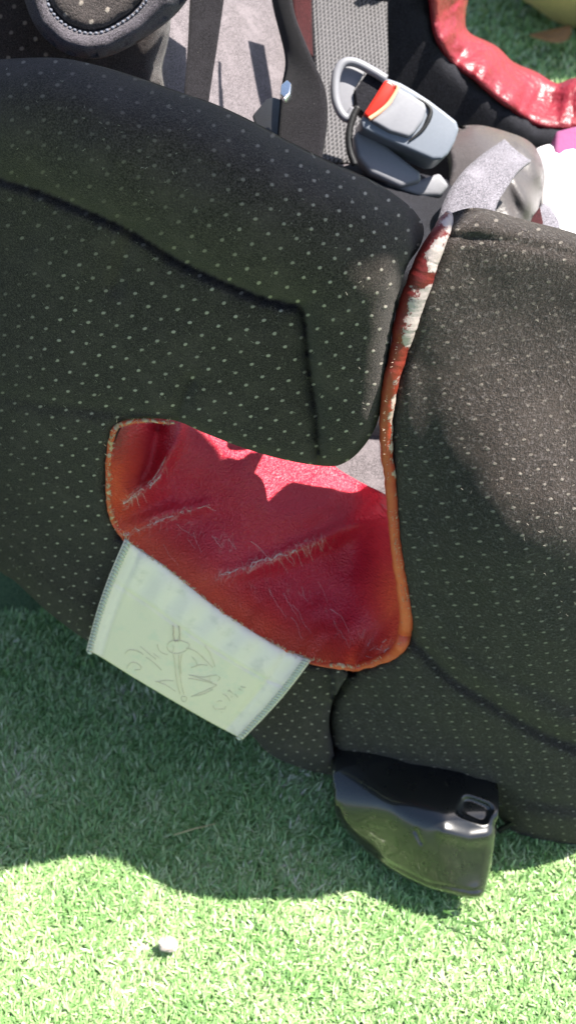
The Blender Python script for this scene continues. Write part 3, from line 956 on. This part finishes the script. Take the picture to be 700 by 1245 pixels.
for u0 in (0.0, 1.0):
    for k in range(34):
        v0 = 0.0 + k / 33.0
        p = label_P([u0 + (0.006 if u0 == 0 else -0.006)], [v0], -0.0008)[0]
        p2 = label_P([u0 + (0.035 if u0 == 0 else -0.035)], [v0 + 0.01], -0.0012)[0]
        mid = (p + p2) / 2 + np.array([0, -0.0007, 0.0003])
        Vv, Ff, _ = tube([p, mid, p2], [0.0006, 0.00105, 0.0005], 6)
        J.add(Vv, Ff)
link("overlock_stitching", J.mesh("overlock_stitching"), M_STITCH, lab, kind="stuff", label="cream overlock stitching along both label sides")

# the faded line drawing and the small marks beside it, copied as they can be made out
def inv_label(pxy):
    q = np.array(pxy, float)
    U, Vg = np.meshgrid(np.linspace(0, 1, 260), np.linspace(0, 1, 200))
    G = label_q(U.ravel(), Vg.ravel())
    out = []
    for p in q:
        i = np.argmin(((G - p) ** 2).sum(1)); out.append((U.ravel()[i], Vg.ravel()[i]))
    return np.array(out)
def z1(pts): return [(150 + x / 6.364, 745 + y / 6.367) for x, y in pts]
def z2(pts): return [(150 + x / 3.5, 740 + y / 3.5) for x, y in pts]
def z3(pts): return [(240 + x / 10.0, 820 + y / 10.0) for x, y in pts]
strokes = [z1([(390, 320), (400, 420), (410, 520), (440, 640)]), z1([(428, 320), (430, 420), (445, 540), (470, 640)]), z1([(455, 320), (440, 400), (450, 480)]),
           z1([(340, 260), (360, 225), (430, 215), (510, 245), (480, 300), (400, 318), (345, 295), (340, 260)]), z1([(375, 250), (395, 275), (380, 310)]),
           z1([(445, 650), (490, 650), (485, 690), (455, 690), (445, 650)]), z1([(130, 260), (200, 320), (260, 365)]), z1([(225, 310), (280, 355)]), z1([(260, 240), (280, 300), (350, 330)]),
           z1([(20, 440), (60, 385), (120, 400), (140, 440), (80, 445)]), z1([(10, 330), (40, 290), (120, 300), (160, 330)]), z1([(170, 340), (240, 390), (300, 450)]), z1([(240, 530), (330, 560), (410, 615)]),
           z1([(255, 545), (310, 525), (395, 530)]), z1([(520, 650), (620, 630), (700, 590)]), z1([(500, 480), (600, 510), (690, 540)]), z1([(520, 430), (600, 405), (660, 410)]), z1([(600, 330), (650, 385), (700, 430)]),
           z1([(480, 270), (560, 300), (620, 360)]), z1([(530, 340), (570, 390), (560, 430)]), z2([(345, 155), (372, 200), (390, 250)]), z2([(290, 285), (340, 292), (400, 282)]), z2([(275, 297), (340, 308), (400, 326)]),
           z2([(400, 326), (350, 350), (290, 376)]), z2([(370, 292), (365, 310), (380, 318)]), z2([(405, 285), (415, 300), (400, 310)]),
           z3([(200, 370), (190, 410), (240, 430), (270, 415), (300, 430), (350, 410), (340, 375)]), z3([(230, 340), (270, 320), (310, 330)]), z3([(280, 460), (310, 455)]),
           z3([(300, 240), (350, 260), (400, 330)]), z3([(360, 200), (420, 215), (430, 250)]), z3([(390, 180), (400, 220)]), z3([(450, 235), (500, 285)]), z3([(400, 280), (430, 290), (420, 255)]), z3([(520, 140), (560, 170), (590, 150)]), z3([(490, 170), (550, 200)])]
J = Joined(); J2 = Joined()
for s_ in strokes:
    L = smooth_line(s_, 1.5)
    uvq = inv_label(L)
    uvq = np.stack([np.convolve(np.pad(uvq[:, k], 2, mode='edge'), np.ones(5) / 5, 'valid') for k in range(2)], 1)
    P = label_P(uvq[:, 0], uvq[:, 1], -0.0004)
    Vv, Ff, _ = tube(P, 0.00021, 5, caps=False); J.add(Vv, Ff)
for s_ in (z1([(385, 100), (392, 215), (412, 216), (432, 214), (432, 106)]),):
    uvq = inv_label(smooth_line(s_, 1.5)); P = label_P(uvq[:, 0], uvq[:, 1], -0.0005)
    Vv, Ff, _ = tube(P, 0.0004, 5, caps=False); J2.add(Vv, Ff)
link("printed_drawing", J.mesh("printed_drawing"), M_INK, lab, label="faint green line drawing and marks on the label")
link("printed_strap", J2.mesh("printed_strap"), M_INKPINK, lab, label="faint pink strap in the label drawing")

# --- seat shell, base and cushion -----------------------------------
def loft(name, rings, mat, parent, smooth=True, label=None):
    V = []; F = []
    n = len(rings[0])
    for r in rings: V += r
    for i in range(len(rings) - 1):
        for k in range(n):
            F.append((i * n + k, i * n + (k + 1) % n, (i + 1) * n + (k + 1) % n, (i + 1) * n + k))
    F.append(tuple(reversed(range(n)))); F.append(tuple((len(rings) - 1) * n + k for k in range(n)))
    me = mesh(name, V, F, smooth)
    outward(me)
    return link(name, me, mat, parent, label=label)

def rrect(x0, x1, y0, y1, z, r, k=6, tilt=0.0):
    pts = []
    for cx, cy, a0 in ((x1 - r, y1 - r, 0), (x0 + r, y1 - r, 90), (x0 + r, y0 + r, 180), (x1 - r, y0 + r, 270)):
        for i in range(k + 1):
            a = math.radians(a0 + 90 * i / k)
            x = cx + r * math.cos(a)
            pts.append((x, cy + r * math.sin(a), z + tilt * (x - x0)))
    return pts

loft("base_shell", [rrect(-0.22, 0.13, 0.63, 0.82, 0.0, 0.05), rrect(-0.24, 0.15, 0.62, 0.84, 0.015, 0.06), rrect(-0.26, 0.17, 0.60, 0.85, 0.12, 0.06), rrect(-0.20, 0.19, 0.50, 0.86, 0.145, 0.05), rrect(-0.17, 0.20, 0.470, 0.86, 0.160, 0.06), rrect(-0.17, 0.20, 0.475, 0.85, 0.185, 0.06), rrect(-0.31, 0.18, 0.56, 0.85, 0.215, 0.04)],
     M_SHELL, seat, label="black plastic base shell under the cover")
loft("seat_cushion", [rrect(-0.30, 0.20, 0.575, 0.83, 0.20, 0.03), rrect(-0.30, 0.21, 0.565, 0.83, 0.25, 0.03), rrect(-0.29, 0.205, 0.572, 0.83, 0.275, 0.035), rrect(-0.27, 0.19, 0.59, 0.82, 0.285, 0.04)],
     M_GREYFAB, seat, label="pale grey seat cushion inside the seat")

shG = Sheet([(392, 470), (500, 470), (505, 640), (440, 640), (392, 600)], [(392, 470, .60), (500, 470, .60), (392, 600, .527), (505, 640, .512), (440, 640, .512)], None, (), 8)
me = shG.build("slot_backing", 0.012, 0.006, 20); uvs(me, shG.V[:, :2])
link("slot_backing", me, M_GREYFAB, seat, label="strip of grey lining fabric seen past the corner of the wing")

# --- far side wall with its own red slot ------------------------------
FY = 0.80
polyF = [(430, -160), (500, -160), (518, -60), (524, 5), (531, 45), (549, 75), (585, 104), (620, 131), (655, 153), (700, 160), (780, 165), (900, 190), (960, 260), (900, 330), (700, 320), (430, 330)]
shF = Sheet(polyF, [(430, -160, FY + .02), (430, 330, FY), (960, 260, FY + .03), (600, 150, FY), (700, 200, FY), (520, 0, FY + .01)], None,
            [([(500, -160), (518, -60), (524, 5), (531, 45), (549, 75), (585, 104), (620, 131), (655, 153), (700, 160), (780, 165), (900, 190)], 18, .012)], 9)
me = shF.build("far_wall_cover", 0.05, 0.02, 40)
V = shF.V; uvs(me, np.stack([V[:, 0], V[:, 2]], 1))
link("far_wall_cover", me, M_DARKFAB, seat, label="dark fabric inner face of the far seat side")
E1 = smooth_line([(505, -140), (518, -60), (524, 5), (531, 45), (549, 75), (585, 104), (620, 131), (655, 152), (700, 158), (780, 163), (880, 180)], 5)
E2 = smooth_line([(562, -140), (569, -60), (567, -10), (562, 22), (568, 42), (600, 58), (622, 78), (650, 90), (676, 104), (700, 97), (760, 92), (860, 100)], 5)
n = 150
def rs(l): return res2(l[:, :2], n)
a, b = rs(E1), rs(E2)
V = []; 
for k in range(9):
    f = k / 8
    qf = a * (1 - f) + b * f
    qf = qf - np.array([0.5, -0.8]) * (0.0 if k in (0,) else 0) 
    Yv = FY + 0.006 + 0.055 * f - 0.004 * math.sin(math.pi * f) + 0.014 * np.array([noise.noise(Vector((i / 9.0, f * 0.9, 4.0))) + 0.4 * noise.noise(Vector((i / 3.5, f * 1.5, 9.0))) for i in range(len(qf))]) * math.sin(math.pi * min(f + .15, 1)) + 0.004 * np.sin(np.arange(n) / 7.0 + 3 * f)
    V.append(at_Y(qf[:, 0], qf[:, 1], Yv))
V = np.concatenate(V)
F = [(r * n + c, r * n + c + 1, (r + 1) * n + c + 1, (r + 1) * n + c) for r in range(8) for c in range(n - 1)]
me = mesh("far_slot_lining", V, F)
o = link("far_slot_lining", me, M_FARVINYL, seat, label="wrinkled glossy red vinyl lining of the far slot")
m = o.modifiers.new("thickness", 'SOLIDIFY'); m.thickness = 0.004; m.offset = 0

# --- backrest inside ---------------------------------------------------
plb = plane_from(at_T(*map(np.array, (200., 80., .66))), at_T(*map(np.array, (340., 20., .78))), at_T(*map(np.array, (300., 150., .70))))
slab("backrest_lining", [(186, -120), (420, -120), (430, 210), (186, 190)], plb, 0, 0.02, 0.002, M_GREYFAB, seat, label="sunlit pale grey lining of the backrest")
shB = Sheet([(-260, -170), (60, -170), (190, -170), (206, -60), (204, 30), (194, 80), (190, 130), (100, 140), (-260, 140)], [(-260, -170, .66), (-260, 140, .62), (0, 0, .62), (190, 0, .63), (190, 130, .62)], None, [([(206, -170), (206, -60), (204, 30), (194, 80), (190, 130)], 20, .015)], 8)
me = shB.build("backrest_cover", 0.04, 0.015, 30); V = shB.V; uvs(me, np.stack([V[:, 0], V[:, 2]], 1)); attr(me, "dotfade", np.where(shB.q[:, 0] > 60, 1.0, 0.0))
link("backrest_cover", me, M_INNERDOT, seat, label="dark dotted inner face of the backrest")
U_out = [(5, -170), (14, -90), (22, -40), (30, 0), (46, 36), (74, 62), (104, 70), (132, 66), (172, 45), (214, 12), (240, -30), (262, -90), (270, -170)]
U_in = [(45, -170), (50, -90), (54, -40), (60, -2), (74, 20), (95, 33), (120, 35), (145, 23), (166, 6), (182, -22), (198, -90), (204, -170)]
def offB(q):
    d, s, _ = pdist(q, smooth_line(U_in, 5).tolist())
    return 0.006 * np.exp(-(d / 3.5) ** 2) - np.where(s > 0, 0.007 * np.sqrt(np.clip(d / 22, 0, 1)) , 0.001)
shP = Sheet(U_out, [(5, -170, .60), (270, -170, .60), (100, 60, .565), (140, 0, .58), (60, 0, .575), (220, 0, .58)], offB, [(U_out, 22, .016)], 4)
me = shP.build("shoulder_pad", 0.03, 0.012, 30); V = shP.V; uvs(me, np.stack([V[:, 0], V[:, 2]], 1))
q = shP.q; ins = inside(q, smooth_line(U_in, 5))
shoulder = link("shoulder_pad", me, M_BORDER, seat, label="rounded padded shoulder flap with purple grey border")
U_in2 = smooth_line(U_in, 5)
shI = Sheet([(p[0], p[1]) for p in U_in], [(5, -170, .598), (270, -170, .598), (100, 60, .563), (140, 0, .578), (60, 0, .573), (220, 0, .578)], lambda q: -0.0022 + 0 * q[:, 0], [(U_in, 10, .004)], 5)
me = shI.build("pad_insert", 0.006, 0.004, 10); V = shI.V; uvs(me, np.stack([V[:, 0], V[:, 2]], 1)); attr(me, "dotfade", np.zeros(len(V)))
link("pad_insert", me, M_INNERDOT, shoulder, label="brown dotted insert of the shoulder flap")
J = Joined()
st = smooth_line([(p[0] + (100 - p[0]) * -0.05, p[1] + (5 if p[1] > -30 else 0)) for p in U_in], 6.5)
for i in range(0, len(st) - 1):
    pp = np.array([st[i] + (st[i + 1] - st[i]) * f for f in (0.1, 0.4, 0.7)])
    P = shP.point(pp, -0.0012)
    Vv, Ff, _ = tube(P, [0.0006, 0.0009, 0.0006], 6); J.add(Vv, Ff)
link("pad_stitching", J.mesh("pad_stitching"), M_GREYTHREAD, shoulder, kind="stuff", label="grey stitches round the dotted insert")

# padded wing added out of view to keep the sun off the cover below
shH = []
rings = []
for i in range(25):
    f = i / 24
    x = -0.24 + 0.505 * f
    e = math.sqrt(max(0.0, 1 - max(0, (f - 0.72) / 0.28) ** 2)) if f > 0.72 else 1.0
    e = max(e, 0.12)
    ring = []
    for k in range(28):
        a = 2 * math.pi * k / 28
        cy, cz = math.cos(a), math.sin(a)
        sy = math.copysign(abs(cy) ** 0.7, cy); sz = math.copysign(abs(cz) ** 0.6, cz)
        ring.append((x, 0.458 + 0.083 * e * sy, 0.85 + (0.10 + 0.02 * math.sin(3 * f)) * e * sz))
    rings.append(ring)
blocker = loft("added_shade_wing", rings, M_L, seat, label="unseen padded wing added to shade the roll below")
uvs(blocker.data, np.array([(v.co.x, v.co.z) for v in blocker.data.vertices])); attr(blocker.data, "dotfade", np.zeros(len(blocker.data.vertices)))
loft("backrest_shell", [rrect(-0.40, -0.24, 0.40, 0.86, z, 0.04) for z in (0.2, 0.5, 0.75, 0.93)] + [rrect(-0.38, -0.26, 0.44, 0.82, 0.97, 0.04)], M_SHELL, seat, label="tall black backrest shell")

# --- harness straps, webbing ------------------------------------------
ribbon("shoulder_strap", [(234, -60, .64), (231, 0, .63), (228, 60, .62), (223, 130, .60)], [(277, -60, .645), (272, 0, .635), (265, 50, .625), (251, 140, .605)], M_BLACKWEB, seat, 0.002, label="flat black shoulder strap nearest the shoulder flap")
ribbon("twisted_strap", [(328, -60, .66), (332, 0, .64), (348, 69, .61), (344, 104, .595), (340, 141, .58), (336, 200, .56)], [(346, -60, .64), (354, 0, .62), (360, 25, .61), (379, 72, .585), (395, 110, .57), (397, 151, .56), (388, 210, .55)], M_BLACKWEB, seat, 0.0022, bow=-0.004, label="twisted black strap in front of the grey webbing")
ribbon("red_strap", [(352, -60, .70), (358, 20, .69), (372, 62, .68)], [(376, -60, .71), (378, 20, .70), (379, 70, .685)], M_REDWEB, seat, 0.002, label="narrow dark red strap edge beside the grey webbing")
ribbon("harness_webbing", [(376, -60, .76), (378, 0, .75), (382, 70, .73), (390, 200, .69)], [(472, -60, .77), (470, 0, .76), (471, 70, .74), (470, 200, .70)], M_WEB, seat, 0.002, bow=0.002, label="broad grey woven webbing rising behind the buckle")
pla = plane_from(at_T(*map(np.array, (310., 138., .60))), at_T(*map(np.array, (350., 120., .60))), at_T(*map(np.array, (340., 170., .575))))
adj = slab("strap_adjuster", [(306, 140), (322, 121), (332, 117), (346, 121), (356, 150), (356, 185), (320, 185)], pla, 0, 0.012, 0.0015, M_SHELL, seat, label="black strap adjuster at the foot of the twisted strap")
slab("metal_clip", [(341, 103), (349, 96), (354, 101), (352, 113), (345, 120), (340, 114)], pla, 0.022, 0.004, 0.001, M_METAL, adj)

# --- buckle -----------------------------------------------------------
TB = 0.655
c0 = at_T(*map(np.array, (490., 165., TB)))
nb_ = np.array([0.10, -0.80, 0.60]); nb_ /= np.linalg.norm(nb_)
PB = (c0, nb_)
def zb(pts): return [(390 + x / 4.118, 60 + y / 4.118) for x, y in pts]
buckle = empty("buckle", tuple(c0), parent=seat)
slab("tongue_plate", zb([(85, 110), (115, 75), (160, 68), (225, 105), (165, 205), (165, 280), (120, 330), (95, 290), (78, 190)]), PB, -0.004, 0.003, 0.0008, M_SILVERL, buckle, label="grey tongue plate inside the loop")
Lr = smooth_line(zb([(325, 150), (250, 105), (170, 66), (115, 68), (82, 110), (70, 180), (75, 260), (100, 320), (135, 345), (165, 300)]), 2)
Vv, Ff, _ = tube(on_plane(Lr[:, 0], Lr[:, 1], PB, 0.001), 0.0028, 10)
link("tongue_loop", mesh("tongue_loop", Vv, Ff), M_SILVERL, buckle, label="pale grey loop of the buckle tongue")
slab("buckle_mouth", zb([(168, 205), (235, 112), (330, 150), (300, 260), (225, 330), (180, 290)]), PB, -0.001, 0.012, 0.001, M_DARKFAB, buckle)
slab("lower_plate", zb([(190, 395), (250, 420), (500, 615), (505, 660), (400, 690), (250, 620), (185, 540), (160, 440)]), PB, 0.002, 0.014, 0.003, M_SILVERL, buckle, label="pale lower plate of the buckle")
slab("buckle_foot", zb([(300, 630), (500, 650), (595, 615), (645, 680), (600, 735), (480, 735), (330, 680)]), PB, -0.003, 0.016, 0.003, M_SILVERL, buckle)
hous = slab("buckle_housing", zb([(330, 140), (400, 165), (470, 205), (540, 250), (620, 310), (680, 358), (692, 400), (672, 460), (640, 520), (605, 550), (560, 552), (440, 500), (300, 440), (205, 395), (200, 355), (260, 250)]), PB, 0.014, 0.026, 0.0042, M_SILVER, buckle, seg=4, label="silver grey buckle housing")
slab("release_button", zb([(322, 150), (350, 158), (372, 180), (366, 215), (325, 275), (280, 312), (235, 342), (213, 322), (260, 250)]), PB, 0.0165, 0.012, 0.0022, M_BUTTON, buckle, label="red release button")
L2 = smooth_line(zb([(378, 178), (380, 205), (340, 270), (295, 312), (240, 350)]), 1.5)
Vv, Ff, _ = tube(on_plane(L2[:, 0], L2[:, 1], PB, 0.0158), 0.0014, 8)
link("button_edge", mesh("button_edge", Vv, Ff), M_BUTRIM, buckle)
slab("button_collar", zb([(385, 190), (445, 222), (520, 268), (530, 300), (515, 350), (470, 415), (440, 440), (345, 412), (252, 358), (300, 320), (348, 270)]), PB, 0.0172, 0.008, 0.0022, M_SILVERL, buckle, label="pale collar behind the button")
L2 = smooth_line(zb([(455, 240), (510, 262), (546, 300), (540, 345), (505, 405), (440, 460)]), 1.5)
Vv, Ff, _ = tube(on_plane(L2[:, 0], L2[:, 1], PB, 0.0148), np.interp(np.arange(len(L2)), [0, len(L2) / 2, len(L2)], [0.0006, 0.0016, 0.0005]), 6)
link("housing_groove", mesh("housing_groove", Vv, Ff), M_SHELL, buckle)
L2 = smooth_line(zb([(185, 290), (160, 340), (140, 420), (145, 510), (170, 580)]), 2)
Vv, Ff, _ = tube(on_plane(L2[:, 0], L2[:, 1], PB, 0.004), 0.0022, 8)
link("buckle_gasket", mesh("buckle_gasket", Vv, Ff), M_SHELL, buckle)
plk = plane_from(at_T(*map(np.array, (400., 250., .62))), at_T(*map(np.array, (540., 250., .66))), at_T(*map(np.array, (480., 330., .58))))
slab("under_buckle_slab", [(395, 205), (440, 190), (540, 215), (570, 190), (600, 260), (560, 330), (400, 330)], plk, 0, 0.03, 0.006, M_DARKFAB, seat, label="dark slab under the buckle")  # dark slab filling the area under the buckle

# --- grey strap over the rounded belt pad --------------------------------
shK = Sheet([(545, 160), (575, 152), (605, 157), (640, 170), (655, 188), (660, 215), (656, 245), (645, 275), (620, 300), (560, 300), (545, 240), (550, 200)],
            [(550, 160, .70), (640, 170, .70), (600, 200, .655), (560, 250, .64), (640, 240, .65), (600, 290, .62)],
            lambda q: 0.0035 * np.sin((q[:, 0] * 0.55 - q[:, 1] * 0.35) / 3.6) * np.clip((q[:, 0] - 612) / 14, 0, 1), [([(545, 160), (575, 152), (605, 157), (640, 170), (655, 188), (660, 215), (656, 245), (645, 275)], 22, .02)], 4)
me = shK.build("belt_pad", 0.04, 0.015, 25, back=(0, 0.8, -0.6)); uvs(me, shK.V[:, :2])
M_BELT = plain("grey_brown_belt_pad", (0.085, 0.074, 0.072), 0.38, 0.5, scale=700, var=0.3, bump_d=0.0005)
link("belt_pad", me, M_BELT, seat, label="rounded grey pad under the lavender grey strap")
ribbon("grey_strap", [(612, 171, .672), (585, 190, .652), (560, 213, .637), (540, 245, .628), (528, 285, .622)], [(644, 197, .662), (630, 208, .645), (616, 228, .634), (602, 252, .626), (594, 290, .622)], M_PADGREY, seat, 0.0025, bow=-0.004, label="lavender grey strap crossing behind the seat side")
pld = plane_from(at_T(*map(np.array, (660., 260., .64))), at_T(*map(np.array, (690., 265., .64))), at_T(*map(np.array, (665., 290., .62))))
slab("pad_end_cap", [(648, 275), (652, 255), (660, 245), (670, 250), (680, 268), (684, 292), (660, 300)], pld, 0, 0.008, 0.002, M_PADGREY, seat)
slab("dark_red_gap", [(640, 280), (647, 262), (656, 250), (660, 270), (655, 300)], pld, 0.004, 0.004, 0.001, M_REDWEB, seat)  # slab put in for the dark red gap beside the end cap

# --- black foot under the seat side -----------------------------------
polyT = [(410, 935), (407, 965), (406.5, 985), (414, 1003), (440, 1031), (475, 1059), (510, 1077), (545, 1088), (578, 1093), (588, 1087), (594, 1065), (600, 1035), (604, 1000), (606, 975), (600, 955), (550, 935), (480, 925)]
rimT = smooth_line([(406.5, 985), (414, 1003), (440, 1031), (475, 1059), (510, 1077), (545, 1088), (578, 1093), (588, 1087), (594, 1065), (600, 1035), (604, 1000)], 6).tolist()
def offT(q):
    d, s, _ = pdist(q, [(407, 990), (425, 1015), (470, 1048), (520, 1073), (575, 1084), (590, 1080)])
    o = -0.0012 * np.exp(-(d / 1.8) ** 2)
    # small square recess
    cx, cy = (q[:, 0] - 577), (q[:, 1] - 985)
    u = cx * 0.93 + cy * 0.36; v = -cx * 0.36 + cy * 0.93
    box = np.clip((1 - ((abs(u) / 23) ** 4 + (abs(v) / 15) ** 4) ** 0.25) * 2.6, 0, 1)
    o -= 0.0035 * box * box * (3 - 2 * box)
    d, _, _ = pdist(q, [(505, 1010), (512, 1025)]); o -= 0.0015 * np.exp(-(d / 2.0) ** 2)
    d, _, _ = pdist(q, [(540, 1012), (570, 1020), (600, 1016)]); o += 0.003 * np.exp(-(d / 9) ** 2)
    return o
shT = Sheet(polyT, [(410, 935, .070), (480, 930, .080), (550, 940, .085), (600, 960, .083), (410, 972, .060), (480, 985, .079), (540, 997, .085), (600, 1000, .078), (430, 1010, .046), (480, 1035, .051), (540, 1050, .056), (590, 1045, .055),
                    (440, 1030, .031), (510, 1076, .032), (578, 1091, .034), (590, 1070, .040)], offT, [(rimT, 12, -.006)], 2.4, mode='Z')
me = shT.build("base_foot", 0.06, 0.03, 30, back=(0, 0.95, -0.05))
link("base_foot", me, M_BLACKPL, seat, label="glossy black plastic foot sticking out under the seat side")
pt_ = plane_from(at_Y(*map(np.array, (600., 985., .385))), at_Y(*map(np.array, (630., 990., .385))), at_Y(*map(np.array, (610., 1010., .386))))
Lr = smooth_line([(598, 975), (618, 980), (627, 990), (622, 1000), (606, 1010)], 2)
Vv, Ff, _ = tube(at_Y(Lr[:, 0], Lr[:, 1], np.full(len(Lr), 0.402)), 0.0022, 8)
link("foot_tab", mesh("foot_tab", Vv, Ff), M_SHELL, seat, label="small black curved tab beside the foot")

# ================================================================== things around
wc = Sheet([(648, 183), (670, 175), (700, 177), (760, 190), (790, 240), (790, 320), (700, 320), (672, 290), (660, 250), (662, 215), (656, 192)],
           [(650, 190, .72), (700, 180, .72), (790, 250, .72), (700, 250, .68), (740, 310, .66)], None, [([(648, 183), (670, 175), (700, 177), (760, 190), (790, 240)], 30, .03)], 5)
me = wc.build("white_cushion", 0.06, 0.02, 40, back=(0, 0.8, -0.6))
cush = link("white_cushion", me, M_WHITE, label="dazzling white rounded cushion in the sun behind the seat side", cat="cushion")
plp = plane_from(at_T(*map(np.array, (690., 160., .77))), at_T(*map(np.array, (740., 165., .78))), at_T(*map(np.array, (700., 200., .74))))
slab("magenta_edge", [(676, 158), (700, 152), (780, 158), (790, 210), (690, 205), (674, 182)], plp, 0, 0.012, 0.003, M_PINK, cush, label="magenta edge of the cushion")

# tan beanbag at the far right
bm = bmesh.new()
bmesh.ops.create_uvsphere(bm, u_segments=64, v_segments=40, radius=1)
for v in bm.verts:
    x, y, z = v.co
    a = math.atan2(y, x)
    fl = 1 + 0.03 * math.cos(8 * a) * (1 - z * z) + 0.04 * noise.noise(Vector((x * 2, y * 2, z * 2)))
    v.co = Vector((x * 0.40 * fl, y * 0.40 * fl, max(z * 0.452, -0.43) * fl))
me = bpy.data.meshes.new("beanbag"); bm.to_mesh(me); bm.free()
me.polygons.foreach_set("use_smooth", [True] * len(me.polygons))
bb = link("beanbag", me, M_TAN, label="blurred tan rounded beanbag at the top right corner", cat="beanbag")
bb.location = (0.66, 2.3, 0.43)

# pebble
def pebble(name, p, r, mat, label, cat, seed):
    bm = bmesh.new(); bmesh.ops.create_icosphere(bm, subdivisions=4, radius=r)
    for v in bm.verts:
        c = v.co / r
        k = 1 + 0.28 * noise.noise(c * 1.3 + Vector((seed, 0, 0))) + 0.10 * noise.noise(c * 4 + Vector((0, seed, 0)))
        v.co = Vector((c.x * 1.1, c.y * 0.85, c.z * 0.8)) * r * k
    me = bpy.data.meshes.new(name); bm.to_mesh(me); bm.free()
    me.polygons.foreach_set("use_smooth", [True] * len(me.polygons))
    o = link(name, me, mat, label=label, cat=cat); o.location = p
    return o
M_PEB = plain("pale_pink_stone", (0.50, 0.42, 0.38), 0.85, 0.3, scale=900, var=0.3, bump_d=0.0006)
p = at_Z(np.array(205.), np.array(1148.), np.array(0.0125))
pebble("pebble", tuple(p), 0.0058, M_PEB, "small pale pink pebble lying on the sunlit artificial grass", "pebble", 3.3)
M_BROWN = plain("dry_leaf_brown", (0.34, 0.18, 0.09), 0.8, 0.2)
def leaf(name, c, size, ang, mat, label, curl=0.35):
    n = 9; V = []; F = []
    for i in range(n):
        f = i / (n - 1); w = size * 0.32 * math.sin(math.pi * min(1, f * 0.95 + 0.04)) ** 0.8
        for s_ in (-1, 0, 1):
            x = (f - .5) * size; y = s_ * w; z = curl * size * ((f - .5) ** 2 * 1.6 + (0.3 * abs(s_) * w / size))
            V.append((c[0] + x * math.cos(ang) - y * math.sin(ang), c[1] + x * math.sin(ang) + y * math.cos(ang), c[2] + z))
    for i in range(n - 1):
        for k in range(2):
            F.append((i * 3 + k, i * 3 + k + 1, (i + 1) * 3 + k + 1, (i + 1) * 3 + k))
    me = mesh(name, V, F)
    o = link(name, me, mat, label=label, cat="leaf")
    m = o.modifiers.new("thickness", 'SOLIDIFY'); m.thickness = size * 0.015
    return o
p = at_Z(np.array(668.), np.array(48.), np.array(0.03))
leaf("dry_leaf", p, 0.10, 0.6, M_BROWN, "curled brown dry leaf on the grass below the tan beanbag")
p = at_Z(np.array(236.), np.array(1009.), np.array(0.016))
V, F, _ = tube([p + np.array([-0.014, -0.004, 0]), p + np.array([0, 0, 0.0015]), p + np.array([0.015, 0.005, 0])], [0.0005, 0.0006, 0.0003], 5)
M_STRAW = plain("dry_straw", (0.50, 0.42, 0.24), 0.7, 0.3, bump_d=0)
link("straw", mesh("straw", V, F), M_STRAW, label="thin dry straw lying in the shaded grass below the label", cat="straw")

# small tuft below the foot, its shade put into the dark blade colour
M_TUFTSHADE = plain("tuft_shade_green", (0.05, 0.12, 0.03), 0.5, 0.3, bump_d=0)
V = []; F = []
p = at_Z(np.array(562.), np.array(1122.), np.array(0.011))
for i in range(9):
    a_ = math.radians(-28) + random.gauss(0, 0.35); c_ = p + np.array([(i - 4) * 0.0035 + random.gauss(0, .001), -(i - 4) * 0.0018 + random.gauss(0, .001), random.uniform(0, .003)])
    dv = np.array([math.cos(a_), math.sin(a_), random.uniform(-.1, .35)]) * random.uniform(.006, .011); sv = np.array([-math.sin(a_), math.cos(a_), 0.2]) * 0.0008
    o_ = len(V); V += [c_ - sv, c_ + sv, c_ + dv * .6 + sv * .8 + np.array([0, 0, .001]), c_ + dv * .6 - sv * .8 + np.array([0, 0, .001]), c_ + dv]
    F += [(o_, o_ + 1, o_ + 2, o_ + 3), (o_ + 3, o_ + 2, o_ + 4)]
link("shaded_tuft", mesh("shaded_tuft", V, F), M_TUFTSHADE, kind="stuff", label="grass tuft below the foot, blades coloured dark for its shade", cat="grass clippings")
